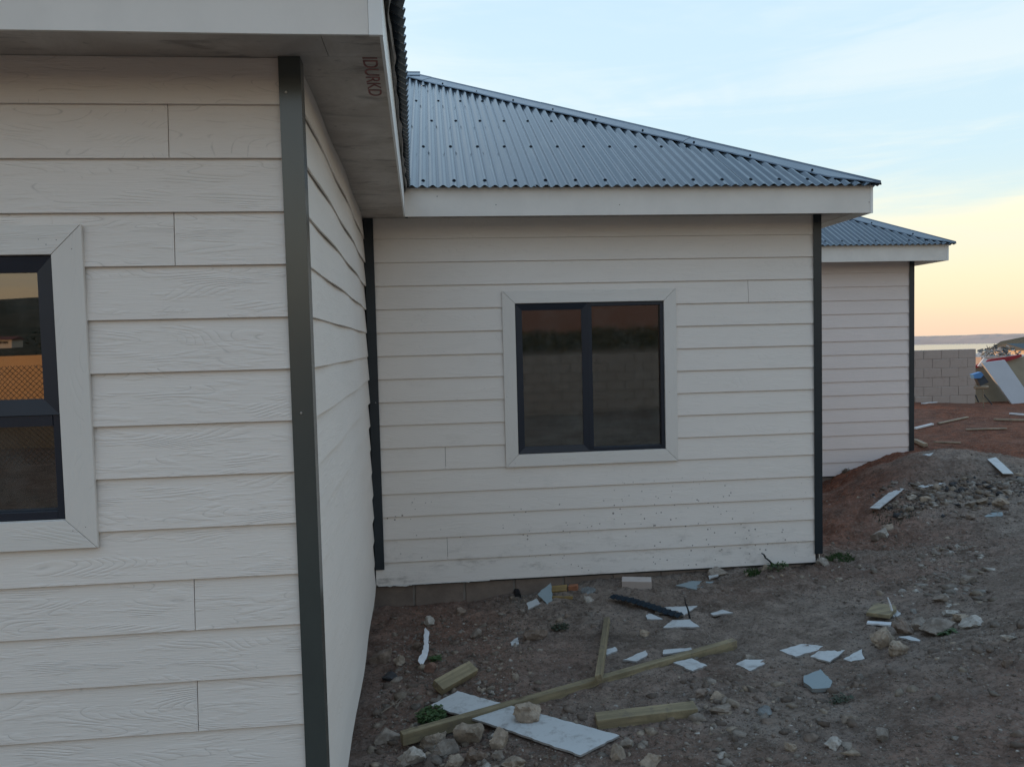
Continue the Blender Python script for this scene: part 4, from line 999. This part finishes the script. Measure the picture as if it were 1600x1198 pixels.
for (a, b, h_, lab) in (((1429, 672), (1457, 665), .03, 'double white batten on the red earth behind the far wing'), ((1466, 664), (1512, 654), .02, 'long thin pale batten on the red earth'),
                    ((1509, 673.5), (1573, 672), .02, 'pale batten lying level on the red earth'), ((1553, 657.5), (1605, 659), .03, 'pale plank at the right on the red earth'),
                    ((1578, 648.5), (1606, 651), .03, 'white plank in front of the leaning panel'), ((1460, 693.5), (1500, 694.5), .02, 'thin batten just behind the crest of the mound'), ((1441, 632.5), (1463, 630.5), .02, 'white batten at the foot of the block wall')):
    timber(up(hit(*a), .03), up(hit(*b), .03), .05, h_, 'white_plastic' if 'white' in lab else 'wood_pale', lab)
q = hit(1463, 665)
# dark folded flashing strip
def ribbed(pts, wid, mat, label, amp, n=26, name='flashing_strip', lift=.03, up_=.0):
    P = np.array([hit(*p_) for p_ in pts]); cum = np.r_[0, np.cumsum(np.linalg.norm(np.diff(P, axis=0), axis=1))]; mb = MB()
    for i in range(n+1):
        s = cum[-1]*i/n; q = np.array([np.interp(s, cum, P[:, k]) for k in range(3)])
        q2 = np.array([np.interp(min(s+.02, cum[-1]), cum, P[:, k]) for k in range(3)])-np.array([np.interp(max(s-.02, 0), cum, P[:, k]) for k in range(3)]); q2 /= np.linalg.norm(q2)
        sd_ = np.cross(q2, (0, 0, 1)); z = amp*(1 if i % 2 else -1)
        ww = wid*(1+(.25 if i % 2 else 0))
        for e, dz_ in ((-1, 0), (0, .012), (1, up_)): mb.v.append(tuple(q+sd_*ww*e*.5+np.array([0, 0, lift+z+dz_])))
    for i in range(n):
        for k in (0, 1): mb.f.append((i*3+k, i*3+k+1, (i+1)*3+k+1, (i+1)*3+k))
    o = mb.obj(name, mat, None); o.modifiers.new('s', 'SOLIDIFY').thickness = .0025; tag(o, label, 'metal strip'); return o
ribbed([(955, 938), (985, 944), (1020, 955), (1045, 964), (1064, 969)], .075, 'teal', 'dark blue corrugated flashing strip lying in front of the foundation', .006, lift=.035)
ribbed([(668, 992), (666, 1008), (667, 1020), (664, 1033), (657, 1046)], .026, 'white_plastic', 'pale blue serrated strip standing on edge near the side wall', .004, n=12, name='serrated_strip', lift=.03, up_=.03)
P0 = hit(1078, 968); k = px_size(P0)
o = MB().tube([up(P0, .01), up(P0, .02)+U_*12*k-R_*3*k, up(P0, .02)+U_*22*k-R_*7*k, up(P0, .01)+U_*33*k-R_*8*k], .008, 6, .003).obj('black_strap', 'black', None); tag(o, 'black strap curling up beside the dark flashing', 'strap')

scatter('gravel', 8000, lambda r, n: reject(r, n, -.5, 7.5, 2.0, 9.4, dens_all), (.003, .019), 'small loose gravel scattered over the dirt', 5, ['grey', 'brown', 'brown', 'tan', 'grey', 'brown', 'brown', 'pale'], .7, ICO0)
scatter('rubble', 1500, lambda r, n: reject(r, n, -.45, 6.5, 2.2, 7.5, lambda x, y: dens_all(x, y)**2), (.012, .048), 'fist sized rubble among the gravel', 6, ['grey', 'brown', 'brown', 'tan'], .75, ICO0)
scatter('grit', 26000, lambda r, n: reject(r, n, -.5, 6.5, 2.0, 7.2, lambda x, y: dens_all(x, y)+.25), (.0025, .0085), 'fine grit and crumbs over the dirt', 15, ['grey', 'brown', 'brown', 'tan', 'pale', 'brown'], .8, ICO0, 1.6)
def band(r, n):
    s = r.random(n); x = 4.75+s*2.3; y = 7.62+.12*np.sin(s*5)+r.normal(0, .20, n)-s*.25; return np.c_[x, y]
scatter('rubble_band', 2600, band, (.008, .062), 'band of grey broken rubble along the foot of the mound', 9, ['grey', 'tan', 'grey', 'brown', 'pale', 'brown', 'dark'], .75, ICO0, 5)
def stone_line(r, n):
    s_ = r.random(n); x = 3.1+1.5*s_+r.normal(0, .13, n); y = 4.3+2.2*s_+r.normal(0, .13, n); return np.c_[x, y]
scatter('rubble_line', 420, stone_line, (.010, .055), 'line of flat rubble along the toe of the bank', 19, ['pale', 'tan', 'grey', 'brown'], .5, ICO0, 3)
def heap(r, n):
    s = r.random(n); x = -.33+.5*np.abs(r.normal(0, .5, n))+.25*s; y = 3.0+1.15*s+r.normal(0, .15, n); return np.c_[x, y]
scatter('rubble_heap', 420, heap, (.010, .045), 'rubble piled along the foot of the side wall', 10, ['grey', 'tan', 'pale', 'brown'], .75, ICO0, 2.0)

# ------------------------------------------------------------------ weeds and twigs
def weed(px, py, rad, h, n, label, mat='leaf', grass=False, seed=0):
    r = random.Random(seed); p = hit(px, py); o = empty('weed', (float(p[0]), float(p[1]), float(p[2]))); tag(o, label, 'weed'); mb = MB()
    for i in range(n):
        an = r.uniform(0, 6.283); rr = rad*math.sqrt(r.random()); c = np.array([p[0]+rr*math.cos(an), p[1]+rr*math.sin(an), 0]); c[2] = float(ground_full(c[:1], c[1:2])[0])
        hh = h*r.uniform(.4, 1); w_ = (.003 if grass else .008)*r.uniform(.7, 1.5); an2 = r.uniform(0, 6.283); d = np.array([math.cos(an2), math.sin(an2), 0]); sd_ = np.array([-d[1], d[0], 0])
        if grass:
            tip = c+d*hh*.6+np.array([0, 0, hh]); mid = c+d*hh*.2+np.array([0, 0, hh*.6]); mb.add([c-sd_*w_, c+sd_*w_, mid+sd_*w_*.8, tip, mid-sd_*w_*.8], [(0, 1, 2, 3, 4)])
        else:
            c = c+np.array([0, 0, hh]); L = w_*2.2; mb.add([c, c+d*L*.5+sd_*w_+np.array([0, 0, .004]), c+d*L+np.array([0, 0, -.002]), c+d*L*.5-sd_*w_], [(0, 1, 2, 3)])
    mb.obj('leaves', mat, o, origin=(float(p[0]), float(p[1]), float(p[2])))
    st = MB()
    for i in range(5):
        an = r.uniform(0, 6.283); e = np.array([p[0]+rad*.6*math.cos(an), p[1]+rad*.6*math.sin(an), p[2]+h*.8]); st.tube([p, (p+e)/2+np.array([0, 0, .008]), e], .0015, 4)
    st.obj('stem', 'twig', o, origin=(float(p[0]), float(p[1]), float(p[2]))); return o
weed(674, 1130, .075, .055, 420, 'leafy green weed between the white board and the wall stones', seed=1)
weed(680, 1033, .035, .030, 120, 'small green weed beside the serrated strip', seed=2)
weed(1313, 874, .11, .04, 300, 'bright grass tuft at the foot of the house corner', grass=True, seed=3)
weed(1215, 896, .08, .05, 160, 'weed growing at the wall base below the black cable', seed=4)
weed(1175, 899, .06, .05, 120, 'weed with dry stalks along the foundation', grass=True, seed=5)
weed(1478, 996, .04, .02, 90, 'tiny weed in front of the big grey stone', seed=6)
weed(874, 985, .06, .03, 120, 'low dull weed right of the sunk brown boulder', 'leaf_dark', seed=7)
weed(1398, 806, .22, .028, 200, 'low grass on the lip of the hollow under the white plank', 'leaf_dark', grass=True, seed=8)
weed(1312, 1082+15, .05, .02, 60, 'flat weed below the grey blue slab', 'leaf_dark', seed=9)
weed(1322, 740, .05, .06, 60, 'dry sprig on the mound edge against the far wall', 'twig', grass=True, seed=14)
r = random.Random(3)
for i, (a, b, lab) in enumerate([((618, 1110), (640, 1085), 'dry forked twig beside the dark round stone'), ((595, 1118), (632, 1100), 'long dry twig lying among the wall rubble'), ((590, 978), (600, 984), 'short twig near the side wall base'),
    ((1290, 878), (1338, 862), 'dry grass stalk at the hollow edge by the corner'), ((1297, 866), (1330, 876), 'pale twig lying by the corner trim foot'), ((940, 1102), (960, 1096), 'thin twig left of the thick timber block'), ((1405, 838), (1428, 828), 'root sticking from the hollow bank')]):
    A_, B_ = up(hit(*a), .015), up(hit(*b), .02); mid = (A_+B_)/2+np.array([0, 0, .012])
    o = MB().tube([A_, mid, B_], .004, 5, .002).tube([mid, mid+(B_-A_)*.25+np.array([.02, .02, .02])], .002, 4).obj('twig', 'twig', None); tag(o, lab, 'twig')

# ------------------------------------------------------------------ things beyond the mound
BW = 15.4
bw = empty('block_wall', (10.2, BW, -1.46)); tag(bw, 'unplastered grey concrete block wall standing on red earth beyond the far wing', 'wall')
x0b, x1b = 9.2, float(on_y((1525, 590), BW)[0]); topz = -.335
for row in range(6):
    x = x1b-(.0 if row % 2 else 0)-( .2 if row % 2 else .4); xr = x1b
    while xr > x0b:
        a = max(x, x0b); zt = topz-row*.2
        o = MB().box((a+.003, BW+random.uniform(-.004, .004), zt-.196), (xr-random.choice((.003, .003, .014)), BW+.14, zt)).obj('block', 'block', bw, origin=(a, BW, zt)); bevel(o, .006, 1)
        xr = x; x -= .4
MB().box((x0b, BW+.010, topz-1.3), (x1b-.01, BW+.12, topz-.01)).obj('mortar_bed', 'mortar', bw)
# tan wall panel with leaning white panel
YP = 15.9
def polyY(pts, Y, th, name, mat, label=None, cat=None, lean=0.0, parent=None):
    P = [on_y(p_, Y) for p_ in pts]; zb = min(p_[2] for p_ in P)
    P = [np.array([p_[0], p_[1]+lean*(p_[2]-zb), p_[2]]) for p_ in P]
    o = MB().prism(P, (0, th, 0)).obj(name, mat, parent, origin=(float(P[0][0]), float(P[0][1]), float(zb))); fix_normals(o)
    if label: tag(o, label, cat)
    return o
polyY([(1510, 574), (1600, 557), (1700, 540), (1700, 690), (1500, 660)], YP, .06, 'wall_panel', 'tan_panel', 'dull tan wall panel standing behind the leaning white panel', 'wall')
polyY([(1543.5, 567), (1580, 562.5), (1620, 634), (1584.5, 635.5)], YP-.50, .05, 'leaning_panel', 'white_panel', 'long white panel leaning at a slant on the tan wall panel', 'panel', lean=.18)
polyY([(1566, 633.5), (1583, 630), (1585, 634), (1568, 637)], YP-.3, .03, 'timber', 'slate', 'dark plank at the foot of the leaning white panel', 'timber')
rs = polyY([(1524, 571), (1548, 561), (1576, 557), (1596, 553.5), (1597, 557), (1575, 564), (1545, 568), (1525, 575)], YP-.08, .05, 'red_sheet', 'red_sheet', 'long dark red sheet along the top of the tan wall panel', 'metal sheet')
# white strips hanging over, grey plastic rubble on top
polyY([(1538, 559), (1543, 561), (1534, 573), (1528, 572)], YP-.2, .03, 'white_strip', 'white_plastic', 'short white board hanging over the red sheet', 'board')
hp = empty('rubbish_heap', (float(on_y((1555, 552), YP+1)[0]), YP+1, -.6)); tag(hp, 'heap of torn grey plastic and white scraps behind the red sheet', 'heap')
r = random.Random(5)
for nm, mt, cnt in (('grey_scraps', 'offcut_blue', 160), ('white_scraps', 'white_plastic', 50), ('dark_scraps', 'slate', 60)):
    mb = MB()
    for i in range(cnt):
        px = r.triangular(1518, 1598, 1560); top = 541 if px < 1585 else 547; py = r.uniform(top+max(0, (1548-px)*.35), 563); c = on_y((px, py), YP+1+r.uniform(-.3, .5)); s = r.uniform(.03, .13)
        u_ = np.array([r.uniform(-1, 1), r.uniform(-1, 1), r.uniform(-.5, .5)]); v_ = np.array([r.uniform(-1, 1), r.uniform(-1, 1), r.uniform(-1, 1)])
        mb.prism([c, c+u_*s, c+u_*s+v_*s*.6, c+v_*s*.6], (0, 0, .008))
    o = mb.obj(nm, mt, hp); o['kind'] = 'stuff'
mb = MB(); c = on_y((1560, 600), YP+1.1); mb.box((c[0]-.9, YP+.5, -1.8), (c[0]+1.5, YP+1.6, -.55)); o = mb.obj('heap_core', 'block', hp)
# blue lidded box on a timber stand
s_ = empty('box_stand', tuple(float(q) for q in on_y((1536, 640), 14.2))); tag(s_, 'rusty thin stand with a wooden crosspiece under the blue lidded box', 'stand')
YB = 14.2
MB().tube([on_y((1523, 605.5), YB), on_y((1543.5, 604.5), YB)], .035, 8).obj('crosspiece', 'wood_pale', s_)
MB().tube([on_y((1536, 606), YB), on_y((1537, 642), YB)], .009, 6).obj('post', 'wood_pale', s_)
MB().tube([on_y((1524, 617), YB), on_y((1529, 628), YB)], .012, 6).obj('brace', 'slate', s_)
MB().tube([on_y((1537, 616), YB), on_y((1550, 632), YB)], .010, 6).obj('brace', 'slate', s_)
bx = empty('blue_lidded_box', tuple(float(q) for q in on_y((1536, 602), YB))); tag(bx, 'dark box with a tilted blue lid on the thin stand by the block wall', 'box')
P = [on_y(q, YB-.12) for q in ((1525, 590), (1537, 586), (1545, 597), (1532, 603))]
fix_normals(MB().prism(P, (0, .08, 0)).obj('box_body', 'slate', bx))
P = [on_y(q, YB-.15) for q in ((1520.5, 585), (1533, 581), (1537, 585.5), (1533, 590.5), (1523, 591.5))]
fix_normals(MB().prism(P, (.0, .10, 0)).obj('lid', 'blue', bx))
# low white building with dark roof beyond, and sheds on the slope
def cottage(name, c, wx, wy, h, rh, label, wallm, roofm, nwin=2):
    o = empty(name, c); x, y, z = c; tag(o, label, 'house')
    MB().box((x-wx/2, y-wy/2, z-3), (x+wx/2, y+wy/2, z+h)).obj('wall', wallm, o, origin=c)
    e = .4; fix_normals(MB().add([(x-wx/2-e, y-wy/2-e, z+h), (x+wx/2+e, y-wy/2-e, z+h), (x+wx/2+e, y+wy/2+e, z+h), (x-wx/2-e, y+wy/2+e, z+h), (x-wx/2-e, y, z+h+rh), (x+wx/2+e, y, z+h+rh)],
       [(0, 1, 5, 4), (2, 3, 4, 5), (0, 4, 3), (1, 2, 5), (3, 2, 1, 0)]).obj('roof', roofm, o, origin=c))
    for i in range(nwin):
        xw = x-wx/2+wx*(i+1)/(nwin+1)
        for yy in (y-wy/2-.02, y+wy/2-.04): MB().box((xw-.5, yy, z+h*.35), (xw+.5, yy+.06, z+h*.75)).obj('window', 'frame', o)
    return o
q = on_y((1610, 556), 60); cottage('cottage', (float(q[0]), 60., float(q[2])), 3.6, 4, .55, .55, 'small white building with a dark roof at the right edge beyond the panels', 'house_white', 'dark_roof')

# ------------------------------------------------------------------ behind the viewer (seen mirrored in the windows)
bk = empty('boundary_wall', (5, -4.2, -1.6)); tag(bk, 'grey block boundary wall behind the viewer, mirrored in the middle window', 'wall')
for row in range(7):
    x = .6+(.2 if row % 2 else 0)
    while x < 9:
        o = MB().box((x+.006, -4.2, -.24-.2*row-.19), (x+.394, -4.06+random.uniform(-.005, .005), -.24-.2*row)).obj('block', 'block', bk, origin=(x, -4.2, -.24-.2*row)); x += .4
MB().box((.6, -4.19, -1.8), (9.2, -4.09, -.25)).obj('mortar_bed', 'mortar', bk)
pw = empty('peach_wall', (-8, -8, -1.6)); tag(pw, 'peach plastered wall behind the viewer, mirrored in the near window', 'wall')
MB().box((-16, -8.3, -.80), (-3.0, -8.1, .02)).obj('plaster', 'orange_wall', pw); MB().box((-6.6, -8.305, .021), (-3.0, -8.095, .16)).obj('coping', 'grey_wall', pw); MB().box((-16, -8.35, -2.2), (-3.0, -8.05, -.801)).obj('plinth', 'grey_wall', pw)
fe = empty('chain_link_fence', (-6, -5.6, -1.6)); tag(fe, 'chain link fence behind the viewer in front of the peach wall', 'fence')
mb = MB()
for k in range(-30, 100):
    for sg in (1, -1):
        x0 = -9.4+k*.075
        a = np.array([x0, -5.6, -1.5]); b = np.array([x0+sg*1.38, -5.6+.004*sg, -.12])
        if min(a[0], b[0]) > -9.6 and max(a[0], b[0]) < -3.2: mb.tube([a, b], .0045, 3)
o = mb.obj('wire_mesh', 'wire', fe); o['kind'] = 'stuff'
for x in (-9.3, -6.4, -3.5): MB().tube([(x, -5.6, -1.9), (x, -5.6, -.05)], .03, 8).obj('fence_post', 'wire', fe)
cottage('hillside_house', (-83., -150., float(ground_z(np.array([-84.]), np.array([-150.]))[0])+.5), 4.4, 4, 1.1, .7, 'white house with a red roof on the slope behind the viewer', 'house_white', 'house_roof', 3)
mb = MB(); r = np.random.default_rng(3)
nb = 26000; bxs = r.uniform(-30, 60, nb); bys = -58+r.uniform(-5, 5, nb); top = 1.3+1.3*fbm(bxs, bxs*0+1.0, .09, 3, 81); z0s = ground_z(bxs, bys); bzs = z0s+(top-z0s)*r.random(nb)**.7
dd = r.normal(size=(nb, 3))*.10; ee = r.normal(size=(nb, 3))*.10; cc = np.stack([bxs, bys, bzs], -1)
mb.v = [tuple(q) for q in np.stack([cc, cc+dd, cc+dd+ee, cc+ee], 1).reshape(-1, 3)]; mb.f = [(4*i, 4*i+1, 4*i+2, 4*i+3) for i in range(nb)]
tag(mb.obj('bush_belt', 'leaf_dark', None), 'dark belt of bushes behind the viewer', kind='stuff')
